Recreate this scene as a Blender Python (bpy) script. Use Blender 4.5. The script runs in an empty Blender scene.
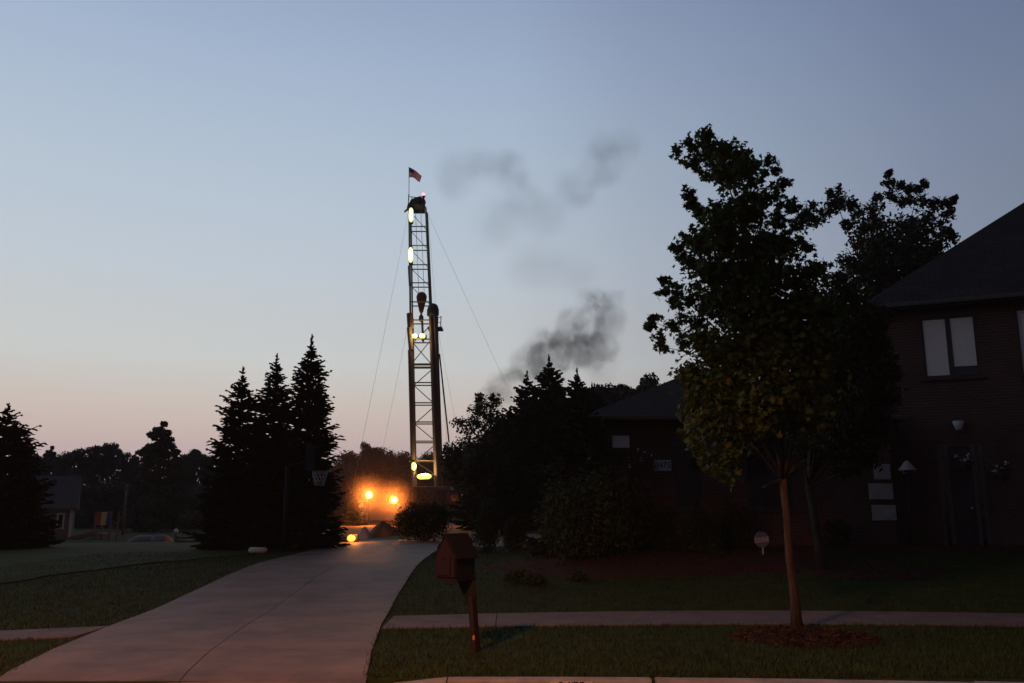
import bpy, math, random
import numpy as np
from mathutils import Vector, Matrix

scn = bpy.context.scene
COL = scn.collection
R = math.radians
random.seed(7)

# ------------------------------------------------------------------ camera
F_PX, CAM_Z = 850.0, 1.6
PITCH = math.atan(163.5 / F_PX)
cam_d = bpy.data.cameras.new("camera")
cam_d.sensor_width = 36.0
cam_d.lens = F_PX * 36.0 / 1024.0
cam_d.clip_start = 0.1
cam_d.clip_end = 3000.0
cam = bpy.data.objects.new("camera", cam_d)
COL.objects.link(cam)
cam.location = (0, 0, CAM_Z)
cam.rotation_euler = (R(90) + PITCH, 0, 0)
scn.camera = cam
scn.view_settings.view_transform = 'Standard'
scn.view_settings.look = 'None'
scn.view_settings.exposure = 0.0
scn.view_settings.gamma = 1.0
scn.view_settings.use_curve_mapping = False
scn.cycles.use_denoising = True
scn.cycles.max_bounces = 8
scn.cycles.volume_bounces = 1
scn.cycles.volume_step_rate = 0.25
scn.cycles.sample_clamp_indirect = 4.0


def lin(c):
    return tuple((x / 255 / 12.92) if x / 255 <= 0.04045 else ((x / 255 + 0.055) / 1.055) ** 2.4 for x in c)


# ------------------------------------------------------------------ dusk sky
SUNSET = R(-40.0)          # the sun has set ahead of the view, to the west
SKY_RAMP = [(0.0, (172, 152, 156)), (0.05, (192, 172, 172)), (0.078, (203, 183, 177)), (0.109, (208, 195, 186)), (0.161, (206, 208, 206)),
            (0.215, (199, 204, 207)), (0.262, (193, 203, 213)), (0.39, (177, 193, 210)), (0.477, (163, 180, 205)), (0.54, (151, 168, 196)),
            (0.65, (112, 128, 162)), (0.80, (66, 78, 110)), (1.0, (30, 36, 58))]
# how the glow falls off away from the sunset, by (cos of the angle + 1) / 2
AWAY_RAMP = [(0.0, (0.06, 0.06, 0.08)), (0.30, (0.14, 0.14, 0.18)), (0.50, (0.24, 0.25, 0.31)), (0.685, (0.44, 0.455, 0.54)), (0.83, (0.745, 0.75, 0.785)),
             (0.883, (0.915, 0.92, 0.935)), (0.95, (0.98, 0.98, 0.985)), (1.0, (1, 1, 1))]
w = bpy.data.worlds.new("World")
scn.world = w
w.use_nodes = True
nt = w.node_tree
nt.nodes.clear()


def nd(tree, kind, **kw):
    n = tree.nodes.new(kind)
    for k, v in kw.items():
        setattr(n, k, v)
    return n


def mth(tree, op, a, b=None, c=None, clamp=False):
    n = nd(tree, "ShaderNodeMath", operation=op)
    n.use_clamp = clamp
    for i, v in enumerate((a, b, c)):
        if v is None:
            continue
        if isinstance(v, (int, float)):
            n.inputs[i].default_value = v
        else:
            tree.links.new(v, n.inputs[i])
    return n.outputs[0]


def ramp(tree, fac, stops, srgb=True, interp='LINEAR'):
    n = nd(tree, "ShaderNodeValToRGB")
    n.color_ramp.interpolation = interp
    els = n.color_ramp.elements
    while len(els) < len(stops):
        els.new(0.5)
    for e, (p, c) in zip(els, stops):
        e.position = p
        e.color = (*(lin(c) if srgb else c), 1)
    tree.links.new(fac, n.inputs[0])
    return n.outputs[0]


tc = nd(nt, "ShaderNodeTexCoord")
sx = nd(nt, "ShaderNodeSeparateXYZ")
nt.links.new(tc.outputs["Generated"], sx.inputs[0])
elev = mth(nt, 'MAXIMUM', sx.outputs[2], 0.0)
below = nd(nt, "ShaderNodeMapRange")
nt.links.new(sx.outputs[2], below.inputs[0])
below.inputs[1].default_value, below.inputs[2].default_value, below.inputs[3].default_value = -0.06, -0.005, 0.02
below.inputs[4].default_value = 1.045
near_c = ramp(nt, elev, SKY_RAMP)
toward = mth(nt, 'ADD', mth(nt, 'MULTIPLY', sx.outputs[0], math.sin(SUNSET)), mth(nt, 'MULTIPLY', sx.outputs[1], math.cos(SUNSET)))
flat_len = mth(nt, 'SQRT', mth(nt, 'MAXIMUM', mth(nt, 'SUBTRACT', 1.0, mth(nt, 'MULTIPLY', sx.outputs[2], sx.outputs[2])), 0.0004))
away = ramp(nt, mth(nt, 'ADD', mth(nt, 'MULTIPLY', mth(nt, 'DIVIDE', toward, flat_len), 0.5), 0.5), AWAY_RAMP, srgb=False)
up = nd(nt, "ShaderNodeMapRange", interpolation_type='SMOOTHSTEP')
nt.links.new(elev, up.inputs[0])
up.inputs[1].default_value, up.inputs[2].default_value = 0.55, 1.0
mixa = nd(nt, "ShaderNodeMix", data_type='RGBA')
nt.links.new(up.outputs[0], mixa.inputs[0])
nt.links.new(away, mixa.inputs[6])
mixa.inputs[7].default_value = (0.40, 0.39, 0.43, 1)
mixw = nd(nt, "ShaderNodeMix", data_type='RGBA', blend_type='MULTIPLY')
mixw.inputs[0].default_value = 1.0
nt.links.new(near_c, mixw.inputs[6])
nt.links.new(mixa.outputs[2], mixw.inputs[7])
bg = nd(nt, "ShaderNodeBackground")
bg.inputs[1].default_value = 1.0
nt.links.new(mixw.outputs[2], bg.inputs[0])
nt.links.new(below.outputs[0], bg.inputs[1])
ow = nd(nt, "ShaderNodeOutputWorld")
nt.links.new(bg.outputs[0], ow.inputs[0])

# ------------------------------------------------------------------ measuring helpers
CS, SN = math.cos(PITCH), math.sin(PITCH)


def sstep(a, b, x):
    t = min(1.0, max(0.0, (x - a) / (b - a)))      # also falls when a > b
    return t * t * (3 - 2 * t)


def terr(x, y):
    left, right = 0.30, 0.62
    k = sstep(-2.5, 3.0, x)
    return (left + (right - left) * k) * sstep(12.6, 20.5, y) - 0.95 * sstep(24, 56, y) * sstep(-10.0, -17.0, x)


def ray(px, py):
    u, v = (px - 512) / F_PX, (341.5 - py) / F_PX
    return Vector((u, CS - v * SN, SN + v * CS))


def P(px, py, Y):
    """a measured place: the point seen at (px, py) in the photograph, Y metres down the street view"""
    d = ray(px, py)
    return Vector((0, 0, CAM_Z)) + d * (Y / d.y)


def G(px, py):
    d = ray(px, py)
    t = 5.0
    while t < 300:
        p = Vector((0, 0, CAM_Z)) + d * t
        if p.z <= terr(p.x, p.y):
            return Vector((p.x, p.y, terr(p.x, p.y)))
        t += 0.02
    return Vector((p.x, p.y, 0.3))


def GX(px, Y):
    p = P(px, 520, Y)
    return Vector((p.x, Y, terr(p.x, Y)))


def top_at(px, py, Y):
    """ground point under a tip measured in the photograph"""
    p = P(px, py, Y)
    return Vector((p.x, Y, terr(p.x, Y)))


# ------------------------------------------------------------------ materials
MATS = {}


def mat(name, c, rough=0.8, var=0.25, scale=6.0, bump=0.0, metallic=0.0, island=0.0, translucent=0.0, emit=None, strength=0.0,
        spec=0.3, stretch=None):
    if name in MATS:
        return MATS[name]
    m = bpy.data.materials.new(name)
    m.use_nodes = True
    t = m.node_tree
    b = t.nodes["Principled BSDF"]
    b.inputs["Roughness"].default_value = rough
    b.inputs["Metallic"].default_value = metallic
    b.inputs["Specular IOR Level"].default_value = spec
    co = nd(t, "ShaderNodeTexCoord")
    vec = co.outputs["Object"]
    if stretch:
        mp = nd(t, "ShaderNodeMapping")
        mp.inputs["Scale"].default_value = stretch
        t.links.new(vec, mp.inputs[0])
        vec = mp.outputs[0]
    nz = nd(t, "ShaderNodeTexNoise")
    nz.inputs["Scale"].default_value = scale
    nz.inputs["Detail"].default_value = 9
    nz.inputs["Roughness"].default_value = 0.65
    t.links.new(vec, nz.inputs["Vector"])
    fac = nz.outputs["Fac"]
    lo = tuple(x * (1 - var) for x in c)
    hi = tuple(min(1, x * (1 + var)) for x in c)
    colr = ramp(t, fac, [(0.3, lo), (0.7, hi)], srgb=False)
    if island > 0:
        gi = nd(t, "ShaderNodeNewGeometry")
        hs = nd(t, "ShaderNodeHueSaturation")
        t.links.new(mth(t, 'ADD', mth(t, 'MULTIPLY', gi.outputs["Random Per Island"], 2 * island), 1 - island), hs.inputs["Value"])
        t.links.new(mth(t, 'ADD', mth(t, 'MULTIPLY', gi.outputs["Random Per Island"], 0.06), 0.47), hs.inputs["Hue"])
        t.links.new(colr, hs.inputs["Color"])
        colr = hs.outputs[0]
    t.links.new(colr, b.inputs["Base Color"])
    if bump:
        bp = nd(t, "ShaderNodeBump")
        bp.inputs["Strength"].default_value = bump
        bp.inputs["Distance"].default_value = 0.03
        t.links.new(fac, bp.inputs["Height"])
        t.links.new(bp.outputs[0], b.inputs["Normal"])
    if emit:
        b.inputs["Emission Color"].default_value = (*emit, 1)
        b.inputs["Emission Strength"].default_value = strength
    if translucent:
        tr = nd(t, "ShaderNodeBsdfTranslucent")
        t.links.new(colr, tr.inputs[0])
        mx = nd(t, "ShaderNodeMixShader")
        mx.inputs[0].default_value = translucent
        out = t.nodes["Material Output"]
        t.links.new(b.outputs[0], mx.inputs[1])
        t.links.new(tr.outputs[0], mx.inputs[2])
        t.links.new(mx.outputs[0], out.inputs[0])
    MATS[name] = m
    return m


def brick_mat(name, c1, c2, mortar, bw, bh, ms, bump=0.5, swap='xz'):
    m = bpy.data.materials.new(name)
    m.use_nodes = True
    t = m.node_tree
    b = t.nodes["Principled BSDF"]
    b.inputs["Roughness"].default_value = 0.9
    b.inputs["Specular IOR Level"].default_value = 0.15
    co = nd(t, "ShaderNodeUVMap")
    br = nd(t, "ShaderNodeTexBrick")
    br.inputs["Color1"].default_value = (*c1, 1)
    br.inputs["Color2"].default_value = (*c2, 1)
    br.inputs["Mortar"].default_value = (*mortar, 1)
    br.inputs["Scale"].default_value = 1.0
    br.inputs["Mortar Size"].default_value = ms
    br.inputs["Brick Width"].default_value = bw
    br.inputs["Row Height"].default_value = bh
    t.links.new(co.outputs[0], br.inputs["Vector"])
    nz = nd(t, "ShaderNodeTexNoise")
    nz.inputs["Scale"].default_value = 1.3
    nz.inputs["Detail"].default_value = 5
    t.links.new(co.outputs[0], nz.inputs["Vector"])
    hs = nd(t, "ShaderNodeHueSaturation")
    t.links.new(mth(t, 'ADD', mth(t, 'MULTIPLY', nz.outputs["Fac"], 0.9), 0.55), hs.inputs["Value"])
    t.links.new(br.outputs["Color"], hs.inputs["Color"])
    t.links.new(hs.outputs[0], b.inputs["Base Color"])
    bp = nd(t, "ShaderNodeBump")
    bp.inputs["Strength"].default_value = bump
    bp.inputs["Distance"].default_value = 0.012
    t.links.new(mth(t, 'SUBTRACT', 1.0, br.outputs["Fac"]), bp.inputs["Height"])
    t.links.new(bp.outputs[0], b.inputs["Normal"])
    return m


M_GRASS = mat("mown_grass", (0.036, 0.056, 0.014), 0.95, 0.45, 3.5, 0.6, spec=0.1)
M_PALE = mat("pale_grass", (0.050, 0.074, 0.020), 0.95, 0.3, 1.2, 0.5, spec=0.1)
M_BLADE = mat("grass_blades", (0.040, 0.062, 0.015), 0.8, 0.3, 0.8, island=0.45, spec=0.2)
M_ROAD = mat("asphalt", (0.05, 0.05, 0.05), 0.9, 0.3, 14, 0.5)
M_CONC = mat("concrete", (0.188, 0.130, 0.098), 0.66, 0.42, 1.1, 0.3, spec=0.28)
M_WALK = mat("walk_concrete", (0.175, 0.138, 0.118), 0.85, 0.3, 2.3, 0.25)
M_KERB = mat("kerb_concrete", (0.34, 0.32, 0.30), 0.85, 0.3, 4.0, 0.3)
M_MULCH = mat("bark_mulch", (0.066, 0.037, 0.025), 0.95, 0.5, 26, 1.0, spec=0.1)
M_CHIP = mat("bark_chips", (0.062, 0.032, 0.022), 0.9, 0.3, 5, island=0.5, spec=0.1)
M_SPRUCE = mat("spruce_needles", (0.048, 0.060, 0.036), 0.9, 0.3, 2.0, island=0.3, spec=0.1)
M_SPRUCE2 = mat("blue_spruce_needles", (0.062, 0.078, 0.056), 0.9, 0.3, 2.0, island=0.35, spec=0.1)
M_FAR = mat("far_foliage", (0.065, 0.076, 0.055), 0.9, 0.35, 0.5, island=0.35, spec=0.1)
M_LEAF = mat("maple_leaves", (0.050, 0.080, 0.016), 0.6, 0.3, 0.9, island=0.4, translucent=0.3, spec=0.3)
M_LEAF2 = mat("dark_leaves", (0.040, 0.050, 0.022), 0.8, 0.3, 0.9, island=0.35, translucent=0.08, spec=0.2)
M_BUSH = mat("shrub_leaves", (0.040, 0.056, 0.020), 0.8, 0.3, 1.2, island=0.35, spec=0.15)
M_BARK = mat("grey_bark", (0.072, 0.050, 0.034), 0.9, 0.6, 14, 1.0, stretch=(1, 1, 0.25))
M_BARK_D = mat("dark_bark", (0.06, 0.045, 0.035), 0.95, 0.4, 6, 0.8, stretch=(1, 1, 0.25))
M_BRICK = brick_mat("brown_brick", (0.105, 0.052, 0.040), (0.085, 0.043, 0.037), (0.115, 0.085, 0.072), 0.21, 0.075, 0.010)
M_SHINGLE = brick_mat("roof_shingles", (0.060, 0.048, 0.044), (0.046, 0.038, 0.036), (0.025, 0.022, 0.022), 0.32, 0.14, 0.012)
M_FASCIA = mat("brown_fascia", (0.10, 0.08, 0.07), 0.6, 0.15, 3)
M_LIME = mat("limestone", (0.42, 0.38, 0.34), 0.85, 0.18, 5, 0.3)
M_TRIM = mat("dark_trim", (0.05, 0.04, 0.036), 0.5, 0.15, 3)
M_WHITE = mat("white_paint", (0.62, 0.60, 0.57), 0.5, 0.08, 3)
M_BLIND = mat("closed_blinds", (0.85, 0.75, 0.68), 0.8, 0.06, 3)
M_GLASSD = mat("dark_window_glass", (0.012, 0.013, 0.016), 0.08, 0.2, 2, spec=0.5)
M_DOOR = mat("dark_painted_door", (0.035, 0.03, 0.03), 0.4, 0.2, 3)
M_STEEL = mat("grey_green_steel", (0.10, 0.13, 0.135), 0.55, 0.25, 1.2)
M_RUST = mat("rust_red_steel", (0.17, 0.085, 0.06), 0.7, 0.35, 1.5)
M_BLOCK = mat("dark_red_block_paint", (0.09, 0.02, 0.025), 0.6, 0.3, 2)
M_BLACK = mat("black_steel", (0.02, 0.021, 0.024), 0.6, 0.3, 2)
M_CABLE = mat("steel_cable", (0.5, 0.5, 0.5), 0.6, 0.2, 2)
M_TUBE = mat("lit_fluorescent_tube", (0.9, 0.9, 0.7), 0.5, 0.02, 1, emit=(1.0, 0.98, 0.42), strength=1.4)
M_TUBEY = mat("lit_yellow_tube", (0.9, 0.9, 0.5), 0.5, 0.02, 1, emit=(1.0, 0.98, 0.20), strength=1.5)
M_FLOOD = mat("lit_sodium_lens", (0.9, 0.7, 0.3), 0.5, 0.02, 1, emit=(1.0, 0.56, 0.14), strength=3.4)
M_GLEAM = mat("glowing_gleam", (0.9, 0.6, 0.2), 0.5, 0.02, 1, emit=(1.0, 0.42, 0.07), strength=1.5)
M_BEACON = mat("lit_red_beacon", (0.9, 0.2, 0.2), 0.5, 0.02, 1, emit=(1.0, 0.14, 0.17), strength=5.0)
M_MAILRED = mat("weathered_red_boards", (0.024, 0.0075, 0.008), 0.75, 0.3, 5, 0.3, stretch=(1, 1, 0.2))
M_MAILGRN = mat("weathered_green_boards", (0.013, 0.017, 0.014), 0.8, 0.3, 5, 0.3)
M_MAILROOF = mat("cedar_shakes", (0.011, 0.011, 0.013), 0.85, 0.3, 8, 0.4)
M_POST = mat("stained_post_wood", (0.038, 0.015, 0.010), 0.7, 0.35, 7, 0.4, stretch=(1, 1, 0.12))
M_REFL = mat("orange_reflector", (0.85, 0.40, 0.14), 0.2, 0.05, 3, spec=0.9)
M_SIGN = mat("blue_grey_sign", (0.14, 0.15, 0.22), 0.5, 0.1, 4)
M_SIGNW = mat("white_sign_print", (0.46, 0.46, 0.50), 0.5, 0.05, 4)
M_BLACKP = mat("black_print", (0.015, 0.015, 0.018), 0.6, 0.05, 4)
M_KERBW = mat("white_kerb_paint", (0.66, 0.62, 0.58), 0.7, 0.1, 8)
M_ROCK = mat("pale_boulder", (0.22, 0.20, 0.18), 0.9, 0.3, 3, 0.6)
M_PETAL = mat("white_petals", (0.75, 0.74, 0.76), 0.7, 0.05, 3, island=0.1)
M_WOOD = mat("weathered_brown_wood", (0.22, 0.13, 0.09), 0.85, 0.3, 4, 0.3)
M_SIDING = mat("pale_siding", (0.17, 0.155, 0.145), 0.8, 0.08, 2)
M_GREYROOF = mat("grey_shingles", (0.10, 0.09, 0.09), 0.9, 0.2, 3)
M_TANK = mat("dirty_white_steel", (0.50, 0.46, 0.42), 0.7, 0.25, 0.9)
M_DIRT = mat("orange_clay", (0.26, 0.13, 0.06), 0.95, 0.4, 2.2, 0.8)
M_TARP = mat("pale_tarp", (0.36, 0.36, 0.38), 0.6, 0.15, 2)
M_RED = mat("red_canvas", (0.40, 0.07, 0.06), 0.8, 0.1, 3)
M_YEL = mat("yellow_canvas", (0.62, 0.48, 0.14), 0.8, 0.1, 3)
M_BLU = mat("blue_canvas", (0.05, 0.06, 0.22), 0.8, 0.1, 3)
M_CLAY = mat("orange_plastic", (0.26, 0.09, 0.05), 0.5, 0.1, 3)
M_CAR = mat("grey_car_paint", (0.10, 0.11, 0.12), 0.3, 0.05, 2, spec=0.6)
M_TYRE = mat("tyre_rubber", (0.02, 0.02, 0.02), 0.9, 0.1, 5)
M_FLAGR = mat("flag_red", (0.80, 0.06, 0.065), 0.8, 0.1, 3, translucent=0.8)
M_FLAGW = mat("flag_white", (0.75, 0.55, 0.55), 0.8, 0.05, 3, translucent=0.8)
M_FLAGB = mat("flag_blue", (0.04, 0.05, 0.14), 0.8, 0.1, 3, translucent=0.55)
M_NET = mat("white_net_cord", (0.5, 0.49, 0.48), 0.8, 0.05, 3)
M_BOARD = mat("dark_backboard", (0.015, 0.016, 0.018), 0.8, 0.05, 3, spec=0.05)
M_ORANGE = mat("orange_rim", (0.45, 0.13, 0.03), 0.5, 0.05, 3)


# ------------------------------------------------------------------ objects
class Thing:
    def __init__(self, name, label, cat, loc, group=None):
        self.o = bpy.data.objects.new(name, None)
        COL.objects.link(self.o)
        self.loc = Vector(loc)
        self.o.location = self.loc
        self.o.empty_display_size = 0.2
        self.o["label"], self.o["category"] = label, cat
        if group:
            self.o["group"] = group


def tag(o, label=None, cat=None, group=None, kind=None):
    for k, v in (("label", label), ("category", cat), ("group", group), ("kind", kind)):
        if v:
            o[k] = v
    return o


class MB:
    def __init__(self):
        self.v, self.f, self.uv, self.smooth = [], [], [], []
        self.M = Matrix.Identity(4)

    def add(self, vs, fs, smooth=False):
        n = len(self.v)
        self.v += [self.M @ Vector(p) for p in vs]
        self.f += [[n + i for i in q] for q in fs]
        self.smooth += [smooth] * len(fs)
        return self

    def box(self, c, s, rot=None):
        c, h = Vector(c), Vector(s) / 2
        vs = []
        for z in (-1, 1):
            for a, b in ((-1, -1), (1, -1), (1, 1), (-1, 1)):
                p = Vector((a * h.x, b * h.y, z * h.z))
                vs.append(c + (rot @ p if rot else p))
        return self.add(vs, [(3, 2, 1, 0), (4, 5, 6, 7), (0, 1, 5, 4), (1, 2, 6, 5), (2, 3, 7, 6), (3, 0, 4, 7)])

    def tube(self, pts, rs, n=8, smooth=True, cap=True):
        pts = [Vector(p) for p in pts]
        if isinstance(rs, (int, float)):
            rs = [rs] * len(pts)
        vs, fs = [], []
        ref = None
        for i, p in enumerate(pts):
            d = (pts[min(i + 1, len(pts) - 1)] - pts[max(i - 1, 0)]).normalized()
            if ref is None:
                ref = Vector((0, 0, 1)) if abs(d.z) < 0.9 else Vector((1, 0, 0))
            a = d.cross(ref).normalized()
            b = d.cross(a).normalized()
            for k in range(n):
                th = 2 * math.pi * k / n
                vs.append(p + (a * math.cos(th) + b * math.sin(th)) * rs[i])
        for i in range(len(pts) - 1):
            for k in range(n):
                k2 = (k + 1) % n
                fs.append((i * n + k, i * n + k2, (i + 1) * n + k2, (i + 1) * n + k))
        if cap:
            fs.append(tuple(range(n - 1, -1, -1)))
            fs.append(tuple((len(pts) - 1) * n + k for k in range(n)))
        return self.add(vs, fs, smooth)

    def lathe(self, c, prof, n=16, axis=Vector((0, 0, 1)), smooth=True):
        q = Vector((0, 0, 1)).rotation_difference(axis)
        c = Vector(c)
        vs, fs = [], []
        for r, z in prof:
            for k in range(n):
                th = 2 * math.pi * k / n
                vs.append(c + q @ Vector((r * math.cos(th), r * math.sin(th), z)))
        for i in range(len(prof) - 1):
            for k in range(n):
                k2 = (k + 1) % n
                fs.append((i * n + k, i * n + k2, (i + 1) * n + k2, (i + 1) * n + k))
        fs.append(tuple(range(n - 1, -1, -1)))
        fs.append(tuple((len(prof) - 1) * n + k for k in range(n)))
        return self.add(vs, fs, smooth)

    def prism(self, poly, ext):
        """poly: 3-D outline, ext: vector it is pushed along"""
        n = len(poly)
        poly = [Vector(p) for p in poly]
        ext = Vector(ext)
        vs = poly + [p + ext for p in poly]
        fs = [tuple(range(n - 1, -1, -1)), tuple(range(n, 2 * n))]
        fs += [(i, (i + 1) % n, n + (i + 1) % n, n + i) for i in range(n)]
        return self.add(vs, fs)

    def ball(self, c, r, n=12, m=8, jig=0.0, rnd=None):
        c = Vector(c)
        r = Vector(r) if not isinstance(r, (int, float)) else Vector((r, r, r))
        vs = [c + Vector((0, 0, -r.z))]
        for i in range(1, m):
            ph = -math.pi / 2 + math.pi * i / m
            for k in range(n):
                th = 2 * math.pi * k / n
                j = 1 + (rnd.uniform(-jig, jig) if jig else 0)
                vs.append(c + Vector((r.x * math.cos(ph) * math.cos(th), r.y * math.cos(ph) * math.sin(th), r.z * math.sin(ph))) * j)
        vs.append(c + Vector((0, 0, r.z)))
        fs = [(0, 1 + (k + 1) % n, 1 + k) for k in range(n)]
        for i in range(m - 2):
            for k in range(n):
                a = 1 + i * n
                fs.append((a + k, a + (k + 1) % n, a + n + (k + 1) % n, a + n + k))
        t = len(vs) - 1
        a = 1 + (m - 2) * n
        fs += [(a + k, a + (k + 1) % n, t) for k in range(n)]
        return self.add(vs, fs, True)

    def build(self, name, m, parent=None, bevel=0.0, uvbox=False):
        org = parent.loc if isinstance(parent, Thing) else (Vector(parent["org"]) if parent is not None else Vector((0, 0, 0)))
        me = bpy.data.meshes.new(name)
        me.from_pydata([tuple(p - org) for p in self.v], [], self.f)
        me.materials.append(m)
        if any(self.smooth):
            me.polygons.foreach_set("use_smooth", self.smooth)
        o = bpy.data.objects.new(name, me)
        COL.objects.link(o)
        if parent is not None:
            o.parent = parent.o if isinstance(parent, Thing) else parent
        if uvbox:
            add_uv(me)
        if bevel:
            b = o.modifiers.new("edge", 'BEVEL')
            b.width, b.segments, b.limit_method = bevel, 2, 'ANGLE'
        me.update()
        return Part(o, org)


class Part:
    """a built mesh that can parent sub-parts (same origin as its thing)"""
    def __init__(self, o, org):
        self.o, self.loc = o, org


# let MB.build take a Part as parent as well
_old_build = MB.build


def _build(self, name, m, parent=None, bevel=0.0, uvbox=False, top=None):
    if isinstance(parent, Part):
        t = Thing.__new__(Thing)
        t.o, t.loc = parent.o, parent.loc
        parent = t
        # the parent mesh sits at its thing's origin, so a child of it needs no offset of its own
    if top is not None:                       # a thing that is one mesh: its origin goes to its base
        t = Thing.__new__(Thing)
        t.o, t.loc = None, Vector(top)
        me_o = _old_build(self, name, m, t, bevel, uvbox)
        me_o.o.location = top
        return me_o
    return _old_build(self, name, m, parent, bevel, uvbox)


MB.build = _build


def add_uv(me):
    """metre-scaled UVs from each face's own plane, so brick courses run level"""
    uv = me.uv_layers.new(name="UVMap")
    for p in me.polygons:
        n = p.normal
        if abs(n.z) > 0.95:
            t, b = Vector((1, 0, 0)), Vector((0, 1, 0))
        else:
            t = Vector((0, 0, 1)).cross(n).normalized()
            b = n.cross(t).normalized()
        for li in p.loop_indices:
            v = me.vertices[me.loops[li].vertex_index].co
            uv.data[li].uv = (v.dot(t), v.dot(b))


UNIT = {}


def bar(name, a, b, r, m, parent, n=6):
    """a round bar between two points; alike bars share one mesh"""
    key = (m.name, n)
    if key not in UNIT:
        mb = MB()
        mb.tube([(0, 0, -0.5), (0, 0, 0.5)], 1.0, n)
        me = bpy.data.meshes.new("bar")
        me.from_pydata([tuple(p) for p in mb.v], [], mb.f)
        me.materials.append(m)
        UNIT[key] = me
    a, b = Vector(a), Vector(b)
    o = bpy.data.objects.new(name, UNIT[key])
    COL.objects.link(o)
    o.parent = parent.o
    o.location = (a + b) / 2 - parent.loc
    o.rotation_mode = 'QUATERNION'
    o.rotation_quaternion = Vector((0, 0, 1)).rotation_difference((b - a).normalized())
    o.scale = (r, r, (b - a).length)
    return o


def copy_tree(o, parent=None):
    c = o.copy()
    COL.objects.link(c)
    if parent is not None:
        c.parent = parent
    for ch in list(o.children):
        copy_tree(ch, c)
    return c


def text_mesh(txt, size):
    cu = bpy.data.curves.new("lettering", 'FONT')
    cu.body, cu.size, cu.align_x, cu.align_y, cu.extrude = txt, size, 'CENTER', 'CENTER', 0.001
    o = bpy.data.objects.new("lettering", cu)
    COL.objects.link(o)
    bpy.context.view_layer.update()
    me = bpy.data.meshes.new_from_object(o.evaluated_get(bpy.context.evaluated_depsgraph_get()))
    bpy.data.objects.remove(o)
    return me


def lettering(txt, size, m, parent, loc, rot):
    me = text_mesh(txt, size)
    me.materials.clear()
    me.materials.append(m)
    o = bpy.data.objects.new("lettering", me)
    COL.objects.link(o)
    o.parent = parent.o
    o.location = Vector(loc) - parent.loc
    o.rotation_euler = rot
    return o


# ------------------------------------------------------------------ ground
def kerb_y(x):
    xc = max(-12.0, min(12.0, x))
    y = 8.28 - 0.0140 * xc * xc
    return y - 0.336 * abs(x - xc)


def walk_y(x):
    d = max(-12.0, min(12.0, x - 3.5))
    y = 12.72 - 0.0172 * d * d
    return y - 0.413 * abs(x - 3.5 - d)


def lift(mb_pts, h):
    return [(x, y, terr(x, y) + h) for x, y in mb_pts]


xs = sorted(set([-900, -500, -250, -120, -70, -45] + [round(-32 + 0.5 * i, 2) for i in range(129)] + [45, 70, 120, 250, 500, 900]))
offs = [0.0, 0.5, 1, 1.5, 2, 2.5, 3, 3.5, 4, 4.5, 5, 5.5, 6, 6.5, 7, 7.5, 8, 8.5, 9, 9.5, 10, 10.5, 11, 11.5, 12, 13, 14, 16, 18, 22, 30, 45, 70, 120, 250, 500, 1200]
vs, fs = [], []
for o_ in offs:
    for x in xs:
        y = kerb_y(x) + 0.14 + o_
        vs.append((x, y, terr(x, y)))
nx = len(xs)
for j in range(len(offs) - 1):
    for i in range(nx - 1):
        fs.append((j * nx + i, j * nx + i + 1, (j + 1) * nx + i + 1, (j + 1) * nx + i))
for i in range(nx):
    vs.append((vs[i][0], vs[i][1], -0.4))
n0 = len(offs) * nx
for i in range(nx - 1):
    fs.append((n0 + i, n0 + i + 1, i + 1, i))
g = MB().add(vs, fs).build("ground", M_GRASS)
tag(g.o, "dark mown lawn running back from the kerb", None, None, "structure")

vs, fs = [], []
for x in xs:
    vs += [(x, kerb_y(x) - 0.001, -0.12), (x, -60 - abs(x), -0.12)]
for i in range(nx - 1):
    fs.append((2 * i, 2 * i + 2, 2 * i + 3, 2 * i + 1))
for f in range(len(fs)):
    fs[f] = fs[f][::-1]
tag(MB().add(vs, fs).build("road", M_ROAD).o, None, None, None, "structure")

# driveway edges measured in the photograph
DL = [(-4.45, 6.95), (-4.68, 7.80), (-4.82, 8.4), (-5.06, 9.6), (-5.28, 10.7), (-5.40, 12.2), (-5.62, 15.5), (-5.70, 18.4), (-5.75, 22.0), (-5.78, 25.2)]
DR = [(-1.20, 6.95), (-1.30, 7.80), (-1.35, 8.36), (-1.52, 9.6), (-1.78, 12.2), (-1.98, 15.5), (-2.05, 18.4), (-2.12, 22.0), (-2.16, 25.2)]


def along(edge, t):
    t = max(0.0, min(len(edge) - 1.001, t))
    i = int(t)
    a, b = Vector(edge[i]), Vector(edge[i + 1])
    return a.lerp(b, t - i)


def at_y(edge, y):
    for a, b in zip(edge, edge[1:]):
        if a[1] <= y <= b[1]:
            return a[0] + (b[0] - a[0]) * (y - a[1]) / (b[1] - a[1])
    return edge[0][0] if y < edge[0][1] else edge[-1][0]


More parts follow.
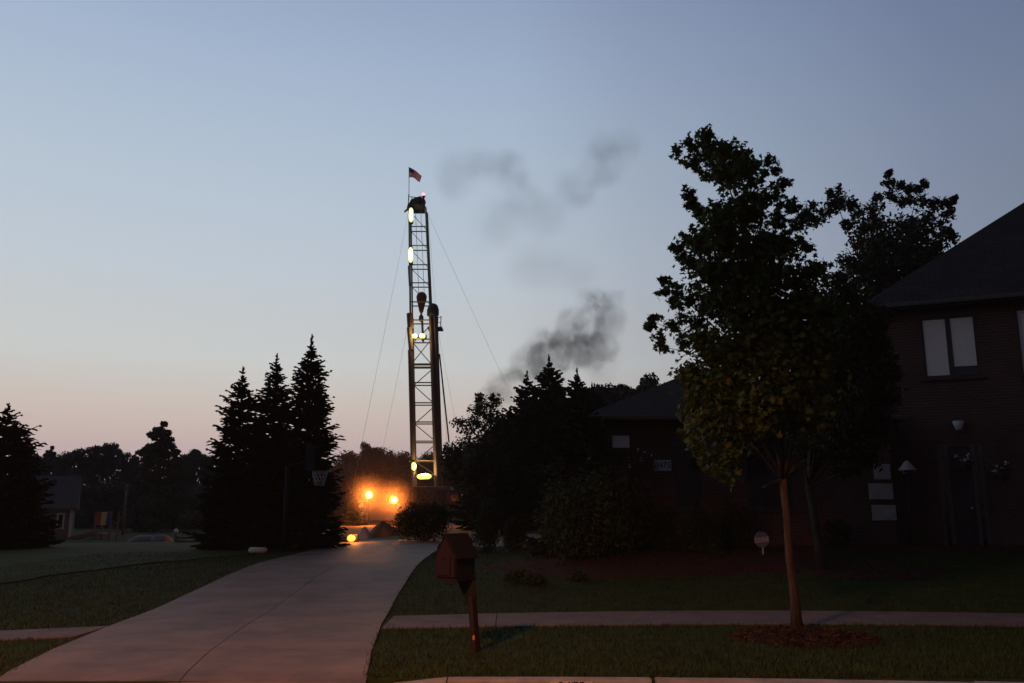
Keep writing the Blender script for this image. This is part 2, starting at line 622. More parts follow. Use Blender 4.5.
def slab(quad, h, name, m, parent, gap=0.007, sub=3):
    """a concrete slab: a gently sloping quad with thickness, its joints left open"""
    q = [Vector((*p, 0)) for p in quad]
    c = sum(q, Vector()) / 4
    q = [p + (c - p).normalized() * gap for p in q]
    vs, fs = [], []
    for j in range(sub + 1):
        for i in range(sub + 1):
            s, t = i / sub, j / sub
            p = q[0] * (1 - s) * (1 - t) + q[1] * s * (1 - t) + q[2] * s * t + q[3] * (1 - s) * t
            vs.append((p.x, p.y, terr(p.x, p.y) + h - 0.14 * sstep(8.75, 7.1, p.y)))
    n = sub + 1
    for j in range(sub):
        for i in range(sub):
            fs.append((j * n + i, j * n + i + 1, (j + 1) * n + i + 1, (j + 1) * n + i))
    edge = [i for i in range(n)] + [j * n + sub for j in range(1, n)] + [sub * n + i for i in range(sub - 1, -1, -1)] + [j * n for j in range(sub - 1, 0, -1)]
    k0 = len(vs)
    for e in edge:
        vs.append((vs[e][0], vs[e][1], vs[e][2] - 0.10))
    for i in range(len(edge)):
        j = (i + 1) % len(edge)
        fs.append((edge[j], edge[i], k0 + i, k0 + j))
    return MB().add(vs, fs).build(name, m, parent)


mbd = MB()
vs, fs = [], []
dys = [8.45 + 16.75 * i / 44 for i in range(45)]
for y in dys:
    for k in range(5):
        x = at_y(DL, y) + (at_y(DR, y) - at_y(DL, y)) * k / 4
        vs.append((x, y, terr(x, y) - 0.004 + 0.010))
for i in range(44):
    for k in range(4):
        c_ = 5 * i + k
        fs.append((c_, c_ + 1, c_ + 6, c_ + 5))
drive = mbd.add(vs, fs).build("driveway", M_MULCH)
tag(drive.o, None, None, None, "structure")
rows_y = [7.0, 8.35, 9.9, 12.1, 14.9, 17.6, 20.2, 22.8, 25.2]
for a, b in zip(rows_y, rows_y[1:]):
    la, lb, ra, rb = (at_y(DL, a), a), (at_y(DL, b), b), (at_y(DR, a), a), (at_y(DR, b), b)
    ma, mb_ = ((la[0] + ra[0]) / 2, a), ((lb[0] + rb[0]) / 2, b)
    slab((la, ma, mb_, lb), 0.024, "slab", M_CONC, drive, sub=6)
    slab((ma, ra, rb, mb_), 0.024, "slab", M_CONC, drive, sub=6)

# turning court in front of the side garage
court = MB()
cq = [(-5.9, 25.2), (3.6, 25.2), (3.6, 33.0), (-5.9, 33.0)]
cvs = [(-5.9 + 9.5 * i / 19, 25.2 + 7.8 * j / 8, terr(-5.9 + 9.5 * i / 19, 25.2 + 7.8 * j / 8) + 0.008) for j in range(9) for i in range(20)]
court.add(cvs, [(j * 20 + i, j * 20 + i + 1, j * 20 + i + 21, j * 20 + i + 20) for j in range(8) for i in range(19)])
court = court.build("garage_court", M_MULCH)
tag(court.o, None, None, None, "structure")
for i in range(3):
    for j in range(3):
        x0, y0 = -5.9 + 9.5 / 3 * i, 25.2 + 2.6 * j
        slab(((x0, y0), (x0 + 9.5 / 3, y0), (x0 + 9.5 / 3, y0 + 2.6), (x0, y0 + 2.6)), 0.024, "slab", M_CONC, court, sub=6)

# sidewalk of separate slabs, broken by the driveway
side_base = MB()
vs, fs = [], []
sxs = [-16 + 0.5 * i for i in range(73)]
sxs = [x for x in sxs if x < -5.3] + [-5.3, -1.75] + [x for x in sxs if x > -1.75]
for x in sxs:
    y = walk_y(x)
    wd = 0.45 + 0.23 * sstep(-7, 0, x)
    vs += [(x, y - wd, terr(x, y - wd) + 0.004), (x, y + wd, terr(x, y + wd) + 0.004)]
for i in range(len(sxs) - 1):
    if sxs[i] == -5.3:
        continue
    fs.append((2 * i, 2 * i + 2, 2 * i + 3, 2 * i + 1))
swalk = side_base.add(vs, fs).build("sidewalk", M_MULCH)
tag(swalk.o, None, None, None, "structure")
for seg in ([-14.7 + 1.56 * i for i in range(7)], [-1.72 + 1.5 * i for i in range(13)]):
    for a, b in zip(seg, seg[1:]):
        if a < -5 and b > -5.6:
            b = at_y(DL, walk_y(b)) - 0.03
        q = []
        for x, s in ((a, -1), (b, -1), (b, 1), (a, 1)):
            wd = 0.45 + 0.23 * sstep(-7, 0, x)
            q.append((x, walk_y(x) + s * wd))
        slab(q, 0.017, "slab", M_WALK, swalk, gap=0.008)

# kerb: stones with open joints, lowered at the driveway mouth
kerb = MB()
vs, fs = [], []
kxs = [-1.3 + 0.5 * i for i in range(30)]
for x in kxs:
    y = kerb_y(x)
    vs += [(x, y + 0.0, -0.122), (x, y + 0.14, -0.122), (x, y + 0.14, -0.03), (x, y, -0.03)]
for i in range(len(kxs) - 1):
    a = 4 * i
    fs += [(a + 3, a, a + 4, a + 7), (a + 2, a + 3, a + 7, a + 6)]
kerb = kerb.add(vs, fs).build("kerb", M_BLACKP)
tag(kerb.o, None, None, None, "structure")


def kerb_stone(x0, x1, h0, h1, m=M_KERB):
    vs = []
    for i in range(5):
        x = x0 + 0.006 + (x1 - x0 - 0.012) * i / 4
        h = h0 + (h1 - h0) * i / 4
        y = kerb_y(x) - 0.004
        vs += [(x, y - 0.01, -0.118), (x, y, h - 0.02), (x, y + 0.025, h), (x, y + 0.15, h), (x, y + 0.15, -0.1)]
    fs = []
    for i in range(4):
        a = 5 * i
        for k in range(4):
            fs.append((a + k, a + 5 + k, a + 6 + k, a + 1 + k))
    fs += [(0, 1, 2, 3, 4), (24, 23, 22, 21, 20)]
    fs = [q[::-1] for q in fs]
    return MB().add(vs, fs).build("kerb_stone", m, kerb)


kerb_stone(-1.32, -0.6, -0.05, 0.018)
kerb_stone(-0.6, 1.29, 0.018, 0.018)
kerb_stone(1.33, 4.2, 0.018, 0.018)
kerb_stone(4.2, 7.2, 0.028, 0.028)
kerb_stone(7.2, 10.2, 0.028, 0.028)
kerb_stone(-5.5, -4.75, 0.025, -0.07)
kerb_stone(-8.5, -5.5, 0.025, 0.025)
# painted house number on the kerb face
yk = kerb_y(0.55)
np_ = MB().box((0.545, yk - 0.0155, -0.045), (0.39, 0.004, 0.105)).build("painted_number_panel", M_KERBW, kerb)
lettering("8475", 0.13, M_BLACKP, np_, (0.545, yk - 0.019, -0.045), (R(90), 0, 0))

# paler neighbouring lawn
vs, fs = [], []
pys = [15.2 + 0.8 * i for i in range(26)]
for y in pys:
    xr = -9.6 + (y - 16.5) * 0.42 if y < 20.4 else -7.95 + (y - 20.4) * 0.30
    xr = min(xr, -6.2) + 0.12 * math.sin(y * 3.1)
    for k in range(7):
        x = -45 + (xr + 45) * (k / 6) ** 0.6
        vs.append((x, y + (0.0 if y > 15.3 else 0.35 * math.sin(x)), terr(x, y) + 0.022))
for j in range(len(pys) - 1):
    for k in range(6):
        a = j * 7 + k
        fs.append((a, a + 1, a + 8, a + 7))
tag(MB().add(vs, fs, True).build("neighbour_lawn", M_PALE).o, None, None, None, "structure")


# bare clay of the drilling site
cl_v = [(-12.5 + 12.0 * i / 12, 33.1 + 28.0 * j / 15 + (0.5 * math.sin(i * 1.9) if j == 0 else 0), terr(-12.5 + 12.0 * i / 12, 33.1 + 28.0 * j / 15) + 0.03 + (0.05 * math.sin(i * 2.3 + j * 1.7) if 0 < j else 0) + 0.05 * (j > 0)) for j in range(16) for i in range(13)]
tag(MB().add(cl_v, [(j * 13 + i, j * 13 + i + 1, j * 13 + i + 14, j * 13 + i + 13) for j in range(15) for i in range(12)], True).build("bare_clay", M_DIRT).o, None, None, None, "structure")


# mulch beds (low mounds)
def bed(cx, cy, rx, ry, h, seed, name="mulch_bed"):
    rnd = random.Random(seed)
    ph = [rnd.uniform(0, 6.28) for _ in range(4)]
    vs, fs = [], []
    rings, n = 7, 40
    for i in range(rings + 1):
        for k in range(n):
            th = 2 * math.pi * k / n
            wob = 1 + 0.07 * math.sin(3 * th + ph[0]) + 0.05 * math.sin(5 * th + ph[1]) + 0.03 * math.sin(11 * th + ph[2])
            r = i / rings * wob
            x, y = cx + rx * r * math.cos(th), cy + ry * r * math.sin(th)
            z = terr(x, y) + h * (1 - (i / rings) ** 2) + 0.012 + (rnd.uniform(-0.012, 0.012) if 0 < i < rings else 0) - (0.03 if i == rings else 0)
            vs.append((x, y, z))
    for i in range(rings):
        for k in range(n):
            k2 = (k + 1) % n
            fs.append((i * n + k, i * n + k2, (i + 1) * n + k2, (i + 1) * n + k))
    o = MB().add(vs, fs, True).build(name, M_MULCH)
    tag(o.o, None, None, None, "structure")
    return o


TREE = G(797, 631)
BEDS = [(TREE.x - 0.12, TREE.y - 0.62, 0.90, 0.78, 0.07), (3.1, 18.0, 4.0, 1.7, 0.10), (6.9, 16.9, 1.5, 1.0, 0.07), (9.5, 19.8, 4.8, 0.8, 0.06)]
for i, b in enumerate(BEDS):
    bed(*b, seed=i)


def in_bed(x, y, grow=1.0):
    return any(((x - cx) / (rx * grow)) ** 2 + ((y - cy) / (ry * grow)) ** 2 < 1 for cx, cy, rx, ry, _ in BEDS)


def on_paving(x, y, pad=0.0):
    if abs(y - walk_y(x)) < 0.45 + 0.23 * sstep(-7, 0, x) - pad:
        return True
    if at_y(DL, y) + pad < x < at_y(DR, y) - pad and y < 25.4:
        return True
    return -5.9 < x < 3.6 and 25.1 < y < 33.1


# grass blades and bark chips: what nobody could count
rng = np.random.default_rng(3)


def blades(n, x0, x1, y0, y1, hmin, hmax, wid, name, m, keep):
    P_ = []
    F_ = []
    cnt = 0
    X, Y = rng.uniform(x0, x1, n), y0 + (y1 - y0) * rng.uniform(0, 1, n) ** 1.5
    A, H = rng.uniform(0, 6.28, n), rng.uniform(hmin, hmax, n)
    L = rng.normal(0, 0.35, (n, 2))
    for i in range(n):
        x, y = X[i], Y[i]
        if y < kerb_y(x) + 0.16 or abs(x) > 0.68 * y + 0.6 or not keep(x, y):
            continue
        z = terr(x, y) - 0.006
        ca, sa = math.cos(A[i]) * wid, math.sin(A[i]) * wid
        P_ += [(x - ca, y - sa, z), (x + ca, y + sa, z), (x + L[i, 0] * H[i], y + L[i, 1] * H[i], z + H[i])]
        F_.append((3 * cnt, 3 * cnt + 1, 3 * cnt + 2))
        cnt += 1
    o = MB()
    o.v, o.f, o.smooth = [Vector(p) for p in P_], F_, [False] * len(F_)
    return o.build(name, m)


gr = blades(150000, -11, 13, 8.45, 24.0, 0.03, 0.075, 0.007, "grass", M_BLADE, lambda x, y: not on_paving(x, y, 0.03) and not in_bed(x, y, 0.97))
tag(gr.o, "short grass blades over the lawn and verge", "grass", None, "stuff")

rnd = random.Random(11)
mb = MB()
for _ in range(4200):
    cx, cy, rx, ry, h = BEDS[rnd.choices((0, 1, 2, 3), (40, 30, 12, 14))[0]]
    th, r = rnd.uniform(0, 6.28), math.sqrt(rnd.random()) * 1.0
    x, y = cx + rx * r * math.cos(th), cy + ry * r * math.sin(th)
    z = terr(x, y) + h * (1 - r * r) + 0.02
    s = rnd.uniform(0.012, 0.034)
    a = Vector((rnd.gauss(0, 1), rnd.gauss(0, 1), rnd.gauss(0, 0.4))).normalized()
    b = Vector((rnd.gauss(0, 1), rnd.gauss(0, 1), rnd.gauss(0, 0.6))).normalized()
    p = Vector((x, y, z))
    mb.add([p - a * s * 1.6, p + b * s * 0.5, p + a * s * 1.6, p - b * s * 0.5 + Vector((0, 0, s * 0.4))], [(0, 1, 2), (0, 2, 3)])
tag(mb.build("bark_litter", M_CHIP).o, "loose reddish bark chips over the mulch beds", "mulch", None, "stuff")


# ------------------------------------------------------------------ trees
def sprig_mesh(rnd, h, r, seed_gap=0.0, layers=None, base=0.06, power=0.85, density=1.0, tw=0.035, lean=0.0):
    """needle-clad branches of a spruce: spines with side twigs, each a pair of crossed slivers"""
    mb = MB()
    V, Fc = [], []

    def sliver(a, b, wd):
        d = b - a
        if d.length < 1e-4:
            return
        for up in (Vector((0, 0, 1)), Vector((rnd.gauss(0, 1), rnd.gauss(0, 1), rnd.gauss(0, .3)))):
            s = d.cross(up)
            if s.length < 1e-5:
                continue
            s = s.normalized() * wd
            n = len(V)
            V.extend([a - s * 0.5, a + d * 0.45 - s, b, a + d * 0.45 + s, a + s * 0.5])
            Fc.append((n, n + 1, n + 2, n + 3, n + 4))

    layers = layers or int(h / 0.125)
    for i in range(layers):
        t = (i + rnd.random() * 0.5) / layers
        z = h * (base + (1 - base) * t)
        L = r * (1 - t) ** power * min(1.0, (1 - t) * 4.5 + 0.12) * (1 + 0.13 * math.sin(i * 1.7) + 0.08 * math.sin(i * 0.6)) + 0.025
        nb = max(4, int((7 + 7 * (1 - t)) * density))
        a0 = rnd.uniform(0, 6.28)
        for k in range(nb):
            a = a0 + 6.283 * k / nb + rnd.uniform(-.25, .25)
            Lb = L * rnd.choice((rnd.uniform(0.35, 0.8), rnd.uniform(0.75, 1.05), rnd.uniform(0.9, 1.22)))
            out = Vector((math.cos(a), math.sin(a), 0))
            rise = 0.55 * t - 0.22
            z_ = z + rnd.uniform(-.10, .10)
            rise_k = rnd.uniform(-.12, .16)
            prev = Vector((0, 0, z_))
            segs = max(2, int(Lb / 0.16))
            for s in range(1, segs + 1):
                q = s / segs
                p = Vector((0, 0, z_)) + out * (Lb * q) + Vector((0, 0, Lb * ((rise + rise_k) * q + 0.20 * q * q)))
                sliver(prev, p + (p - prev) * 0.4, tw * 1.1)
                rem = (1 - q) * Lb * 0.5 + min(0.10, 0.4 * Lb) + 0.05 * Lb
                for sg in (-1, 1):
                    d = (out * 0.75 + Vector((-out.y, out.x, 0)) * sg * rnd.uniform(0.6, 1.0) + Vector((0, 0, rnd.uniform(-0.30, 0.12))))
                    e = p + d * rem * rnd.uniform(0.6, 1.1)
                    sliver(p, e, tw)
                    if rem > 0.22:
                        mid = p.lerp(e, 0.55)
                        sliver(mid, mid + (d + Vector((rnd.gauss(0, .4), rnd.gauss(0, .4), -0.15))) * rem * 0.5, tw * 0.9)
                prev = p
    for _ in range(5):
        sliver(Vector((0, 0, h * 0.97)), Vector((rnd.gauss(0, .02), rnd.gauss(0, .02), h * 1.02)), tw * 0.6)
    mb.v, mb.f, mb.smooth = V, Fc, [False] * len(Fc)
    return mb


def shift(mb, off):
    off = Vector(off)
    mb.v = [p + off for p in mb.v]
    return mb


def spruce(foot, h, r, seed, label, group=None, m=None, name="spruce_tree", **kw):
    rnd = random.Random(seed)
    t = Thing(name, label, "tree", foot, group)
    MB().tube([foot - Vector((0, 0, 0.1)), foot + Vector((0, 0, h * 0.5)), foot + Vector((0, 0, h * 0.98))], [0.02 * h + .03, 0.012 * h, 0.006], 8).build("trunk", M_BARK_D, t)
    o = shift(sprig_mesh(rnd, h, r, **kw), foot).build("crown", m or M_SPRUCE, t)
    return t


def leaf_shape(kind):
    if kind == 'maple':
        pts = [(0, -.5), (.14, -.22), (.46, -.30), (.36, -.04), (.56, .16), (.24, .16), (.14, .30), (0, .62), (-.14, .30), (-.24, .16), (-.56, .16), (-.36, -.04), (-.46, -.30), (-.14, -.22)]
    elif kind == 'oval':
        pts = [(0, -.5), (.24, -.1), (.18, .25), (0, .5), (-.18, .25), (-.24, -.1)]
    else:
        pts = [(0, -.5), (.42, 0), (0, .5), (-.42, 0)]
    return pts


class Cloud:
    """a mass of small separate faces, kept as arrays"""
    def __init__(self, verts, k):
        self.a, self.k = verts, k

    def build(self, name, m, parent):
        n = len(self.a) // self.k
        me = bpy.data.meshes.new(name)
        me.vertices.add(len(self.a))
        me.vertices.foreach_set("co", (self.a - np.array(parent.loc)).astype(np.float32).ravel())
        me.loops.add(len(self.a))
        me.loops.foreach_set("vertex_index", np.arange(len(self.a), dtype=np.int32))
        me.polygons.add(n)
        me.polygons.foreach_set("loop_start", np.arange(0, n * self.k, self.k, dtype=np.int32))
        me.polygons.foreach_set("loop_total", np.full(n, self.k, dtype=np.int32))
        me.materials.append(m)
        me.update(calc_edges=True)
        me.validate()
        o = bpy.data.objects.new(name, me)
        COL.objects.link(o)
        o.parent = parent.o
        o["kind"] = "stuff"
        return Part(o, parent.loc)


def unit(v):
    return v / np.maximum(np.linalg.norm(v, axis=1, keepdims=True), 1e-6)


def leaf_cloud(rnd, clumps, per, size, kind='oval', flat=0.75, droop=0.35, hollow=0.6, fuzz=0.12):
    """clumps: (centre, radius 3-vector, weight): leaves spread through every clump, denser towards its rim"""
    g_ = np.random.default_rng(rnd.randrange(1 << 30))
    shp = np.array(leaf_shape(kind))
    cs, rs = [], []
    for c, r, wt in clumps:
        n = max(3, int(per * wt))
        cs.append(np.repeat([tuple(c)], n, 0))
        rs.append(np.repeat([tuple(r)], n, 0))
    c, r = np.concatenate(cs), np.concatenate(rs)
    n = len(c)
    d = unit(g_.normal(size=(n, 3))) * (g_.uniform(0.02, 1.0, (n, 1)) ** (hollow * 0.8))
    p = c + d * r * (1 + np.abs(g_.normal(0, fuzz, (n, 1))))
    nrm = unit(unit(g_.normal(size=(n, 3))) + unit(d) * 0.5 + np.array([0, 0, flat]))
    a = unit(np.cross(nrm, g_.normal(size=(n, 3)) - np.array([0, 0, droop * 2])))
    b = np.cross(nrm, a)
    s_ = size * g_.uniform(0.45, 1.35, (n, 1))
    k = len(shp)
    V = np.empty((n, k, 3))
    for i, (u, v) in enumerate(shp):
        V[:, i] = p + a * (u * s_) + b * (v * s_) - nrm * (abs(u) * s_ * 0.25)
    return Cloud(V.reshape(-1, 3), k)


def limbs(rnd, start, targets, r0, sag=0.15):
    mb = MB()
    for c in targets:
        mid = start.lerp(c, 0.5) + Vector((rnd.gauss(0, .08), rnd.gauss(0, .08), 0)) * (c - start).length * 0.4 + Vector((0, 0, sag * (c - start).length * 0.3))
        pts = []
        for i in range(6):
            t = i / 5
            pts.append(start * (1 - t) ** 2 + mid * 2 * t * (1 - t) + c * t * t)
        mb.tube(pts, [r0 * (1 - 0.85 * i / 5) for i in range(6)], 6)
    return mb


def clump_from_photo(items, Y, depth_r, cx_px, half_px, rnd, squash=0.85, grow=1.0):
    out = []
    for px, py, rp in items:
        r = rp * grow / F_PX * Y
        off = max(-1, min(1, (px - cx_px) / half_px))
        dep = depth_r * math.sqrt(max(0.02, 1 - off * off))
        for y in ([rnd.uniform(-dep, dep)] if rp < 14 else [rnd.uniform(-dep, -dep * .2), rnd.uniform(dep * .1, dep)]):
            q = P(px, py, Y + y)
            wt = max(0.22, (rp / 18) ** 1.8)
            out.append((q, Vector((r, r * 1.0, r * squash)), wt * .55))
            for _ in range(2):
                o_ = Vector((rnd.uniform(-1, 1), rnd.uniform(-1, 1), rnd.uniform(-1, 1))) * r * .75
                e_ = [rnd.uniform(.35, .8) for _ in range(3)]
                out.append((q + o_, Vector((r * e_[0], r * e_[1], r * e_[2])), wt * .3))
    return out


# --- the street maple with its lit lower leaves
rnd = random.Random(21)
maple = Thing("maple_tree", "young maple with pale lit trunk in a mulch ring on the verge", "tree", TREE)
tk = [P(797, 634, TREE.y), P(795, 600, TREE.y), P(789.5, 560, TREE.y + .02), P(787, 520, TREE.y - .02), P(783, 480, TREE.y), P(781, 440, TREE.y + .05), P(772, 380, TREE.y + .05), P(758, 310, TREE.y), P(745, 240, TREE.y), P(730, 190, TREE.y)]
tk[0].z = TREE.z - 0.02
trunk = MB().tube(tk, [0.088, 0.058, 0.052, 0.047, 0.052, 0.040, 0.034, 0.028, 0.018, 0.010], 12).build("trunk", M_BARK, maple)
items = [(705, 133, 9), (688, 142, 8), (676, 152, 8), (693, 158, 12), (715, 150, 15), (735, 155, 15), (722, 172, 15), (706, 176, 7), (748, 168, 14), (770, 162, 8), (777, 170, 6),
         (762, 174, 8), (783, 182, 8), (775, 192, 9), (748, 188, 13), (787, 204, 9), (763, 200, 10), (740, 205, 14), (688, 194, 6), (692, 204, 5), (704, 211, 13), (722, 216, 17),
         (750, 216, 16), (778, 218, 13), (796, 208, 6), (800, 225, 11), (684, 240, 9), (677, 250, 6), (700, 238, 15), (722, 246, 20), (755, 245, 18), (786, 248, 17), (806, 246, 10),
         (690, 262, 10), (683, 254, 7), (706, 270, 18), (734, 276, 22), (772, 278, 22), (806, 276, 16), (822, 268, 8), (676, 288, 9), (665, 280, 6), (690, 296, 13), (664, 292, 7), (672, 302, 7),
         (712, 304, 18), (742, 312, 22), (780, 315, 24), (655, 318, 6), (650, 326, 6), (658, 336, 8), (670, 326, 9), (661, 348, 6), (688, 322, 12), (684, 342, 10), (700, 336, 15), (718, 350, 18),
         (748, 352, 22), (690, 366, 12), (784, 356, 22), (700, 388, 18), (728, 390, 20), (762, 394, 22), (692, 408, 14), (708, 424, 18), (686, 430, 9), (738, 428, 18), (764, 420, 15), (696, 446, 12),
         (720, 456, 14), (714, 472, 9), (730, 474, 9), (740, 452, 11), (800, 300, 20), (804, 336, 20), (812, 376, 18), (806, 414, 16), (826, 310, 14), (832, 344, 13)]
cl = clump_from_photo(items, TREE.y, 1.15, 750, 105, rnd)
core = [(P(x, y, TREE.y + dy), Vector((r_ / 72, r_ / 72, r_ / 78)), 0.62 * (r_ / 18) ** 1.8) for x, y, r_ in ((735, 290, 38), (770, 330, 44), (730, 370, 40), (785, 385, 42), (738, 415, 32), (800, 340, 36), (760, 260, 34), (725, 225, 26), (802, 412, 26), (735, 175, 18)) for dy in (-.5, .45)]
leaf_cloud(rnd, cl + core, 215, 0.085, 'maple', hollow=0.8, fuzz=0.30).build("crown", M_LEAF, maple)
big = [c for c in cl if c[2] > 0.5]
bmb = limbs(rnd, tk[4], [c[0] for c in big[::5] if c[0].z < 4.0] + [P(806, 452, TREE.y - .15), P(766, 446, TREE.y - .2), P(795, 440, TREE.y - .25), P(776, 432, TREE.y - .2), P(762, 488, TREE.y - .1), P(812, 462, TREE.y + .1)], 0.036)
for a in (5, 6, 7, 8):
    sub = limbs(rnd, tk[a], [c[0] for c in big if abs(c[0].z - tk[a].z - 0.35) < 0.45][::2], 0.02)
    bmb.add(sub.v, sub.f, True)
small = limbs(rnd, tk[9], [P(x, y, TREE.y) for x, y in ((690, 155), (706, 140), (765, 172))], 0.011)
bmb.add(small.v, small.f, True)
small = limbs(rnd, tk[6], [P(x, y, TREE.y) for x, y in ((653, 322), (660, 346), (668, 285), (682, 248))], 0.016)
bmb.add(small.v, small.f, True)
bmb.build("branches", M_BARK, maple)

# --- second small tree near the house
b2 = G(821, 571)
rnd = random.Random(5)
t2 = Thing("ornamental_tree", "dark leaning small tree behind the maple, near the front entry", "tree", b2)
tp = [b2 - Vector((0, 0, .05)), P(819, 545, b2.y), P(814, 515, b2.y), P(809, 488, b2.y), P(812, 440, b2.y), P(822, 380, b2.y), P(832, 320, b2.y)]
MB().tube(tp, [0.11, 0.085, 0.075, 0.07, 0.06, 0.045, 0.02], 10).build("trunk", M_BARK_D, t2)
it2 = [(832, 285, 14), (815, 300, 14), (850, 300, 18), (830, 320, 20), (865, 322, 18), (812, 345, 20), (845, 345, 22), (876, 345, 15), (826, 375, 22), (860, 375, 22), (885, 372, 14), (800, 385, 16),
       (812, 410, 20), (845, 410, 22), (876, 405, 18), (892, 395, 9), (830, 440, 18), (860, 440, 18), (884, 432, 13), (800, 440, 14), (812, 462, 12), (845, 466, 12), (868, 462, 10), (890, 360, 9), (882, 325, 9)]
cl = clump_from_photo(it2, b2.y, 1.3, 845, 60, rnd)
core = [(P(x, y, b2.y + dy), Vector((r_ / 53., r_ / 53., r_ / 55.)), (r_ / 18) ** 1.8) for x, y, r_ in ((845, 330, 34), (850, 390, 40), (845, 435, 34), (820, 380, 30)) for dy in (-.5, .5)]
leaf_cloud(rnd, cl + core, 520, 0.095, 'oval', fuzz=0.2).build("crown", M_LEAF2, t2)
limbs(rnd, tp[3], [c[0] for c in cl[::12]], 0.03).build("branches", M_BARK_D, t2)

# --- big tree behind the house roof
yb = 36.0
b3 = GX(885, yb)
rnd = random.Random(8)
t3 = Thing("yard_tree", "tall ragged tree rising behind the house roof against the sky", "tree", b3)
tp = [b3 - Vector((0, 0, .1)), P(882, 400, yb), P(880, 310, yb), P(885, 240, yb)]
MB().tube(tp, [0.32, 0.26, 0.18, 0.06], 10).build("trunk", M_BARK_D, t3)
it3 = [(833, 192, 7), (842, 200, 10), (830, 206, 10), (822, 216, 8), (811, 206, 7), (852, 206, 8), (806, 214, 6), (862, 212, 9), (876, 208, 9), (878, 198, 6), (893, 196, 8), (891, 184, 6), (888, 174, 4),
       (900, 186, 5), (904, 200, 9), (912, 188, 5), (918, 190, 5), (925, 183, 4), (920, 202, 9), (934, 206, 9), (946, 204, 6), (953, 200, 4), (930, 220, 10), (948, 216, 6), (944, 230, 8), (954, 238, 5),
       (940, 246, 10), (948, 232, 6), (868, 228, 12), (884, 228, 13), (905, 224, 13), (920, 234, 12), (862, 244, 13), (850, 226, 8), (880, 250, 16), (902, 252, 16), (925, 254, 12), (848, 262, 9), (864, 268, 15),
       (890, 275, 17), (914, 274, 14), (844, 282, 9), (858, 290, 12), (880, 300, 16), (812, 222, 7), (905, 296, 14), (930, 270, 8)]
cl = clump_from_photo(it3, yb, 2.6, 882, 78, rnd, squash=0.95, grow=1.0)
core = [(P(x, y, yb + dy), Vector((r_ / 23.6, r_ / 23.6, r_ / 25)), 0.5 * (r_ / 18) ** 1.8) for x, y, r_ in ((890, 255, 34), (915, 240, 26), (870, 280, 30), (925, 265, 20)) for dy in (-1, 1)]
leaf_cloud(rnd, cl + core, 640, 0.20, 'oval', fuzz=0.25).build("crown", M_LEAF2, t3)
limbs(rnd, tp[2], [c[0] for c in cl[::24]], 0.05).build("branches", M_BARK_D, t3)

# --- three spruces beside the driveway
for px, pyt, Y, rr, sd, lab in ((243, 369, 26.0, 1.10, 1, "wide dark spruce, shortest of the three by the driveway"),
                                (277, 356, 28.2, 1.20, 2, "slim dark spruce, middle one of the three by the driveway"),
                                (312, 337, 27.0, 1.16, 3, "tallest spruce of the three by the driveway, netted hoop before it")):
    b = top_at(px, pyt, Y)
    h = P(px, pyt, Y).z - b.z
    spruce(b, h, rr, sd, lab, "three spruces by the driveway", base=0.03, power=0.62, density=1.2, tw=0.034)
# small spruce lit orange by the floodlights
b = GX(354, 53.2)
spruce(b, P(354, 490, 53.2).z - b.z, 0.8, 9, "small spruce lit orange by the floodlights beside the wide trio", None, M_SPRUCE2, base=0.03, layers=11, density=1.0)
# spruce by the left edge
b = GX(-4, 27.0)
spruce(b, P(-2, 405, 27.0).z - b.z, 1.65, 14, "dark spruce cut by the picture's left edge before the grey house", None, base=0.02, power=0.6, density=1.1)

# --- evergreens beyond the turning court
for i, (px, pyt, Y, rr, lab) in enumerate(((549, 357, 40.0, 2.5, "tallest evergreen beyond the court, smoke drifting behind its tip"),
                                           (527, 372, 42.0, 2.0, "narrow evergreen just left of the tallest one beyond the court"),
                                           (577, 370, 41.0, 2.2, "evergreen just right of the tallest one beyond the court"),
                                           (592, 384, 44.0, 2.4, "evergreen standing nearest the garage roof beyond the court"),
                                           (510, 408, 43.0, 2.4, "low wide evergreen between the leafy tree and the tall evergreens"))):
    b = top_at(px, pyt, Y)
    spruce(b, P(px, pyt, Y).z - b.z, rr, 30 + i, lab, "evergreens beyond the court", M_SPRUCE2 if i % 2 else M_SPRUCE, base=0.02, power=0.7, tw=0.065, layers=40)


b = GX(584, 19.6)
spruce(b, P(584, 398, 19.6).z - b.z, 1.15, 44, "broad dark evergreen close by the garage wall's corner, behind the great bush", None, M_SPRUCE, base=0.02, power=0.55, tw=0.045)


def leafy(base, items, Y, dep, cx, half, per, size, seed, label, name="broadleaf_tree", m=None, group=None, tr=0.16, kind='oval', cat="tree"):
    rnd = random.Random(seed)
    t = Thing(name, label, cat, base, group)
    cl = clump_from_photo(items, Y, dep, cx, half, rnd, 0.9)
    top = max(c[0].z for c in cl)
    low = min(c[0].z for c in cl)
    st = Vector((base.x, base.y, max(base.z + 0.15, low - 0.2)))
    MB().tube([base - Vector((0, 0, .1)), st, Vector((sum(c[0].x for c in cl) / len(cl), base.y, low + 0.7 * (top - low)))], [tr, tr * .8, tr * .25], 8).build("trunk", M_BARK_D, t)
    leaf_cloud(rnd, cl, per, size, kind).build("crown", m or M_LEAF2, t)
    limbs(rnd, st, [c[0] for c in cl[::9]], tr * 0.35).build("branches", M_BARK_D, t)
    return t


leafy(GX(485, 39.0), [(482, 402, 8), (496, 400, 7), (475, 412, 10), (490, 412, 11), (470, 430, 13), (492, 430, 14), (462, 446, 12), (482, 450, 16), (505, 440, 12), (456, 464, 13), (474, 472, 16),
                      (498, 468, 18), (515, 460, 14), (450, 452, 8), (462, 480, 10), (475, 495, 16), (500, 495, 16), (470, 508, 10), (522, 485, 16)], 39.0, 2.0, 484, 45, 800, 0.18, 41,
      "dark leafy tree with twin pointed tops beyond the court", m=M_LEAF2)

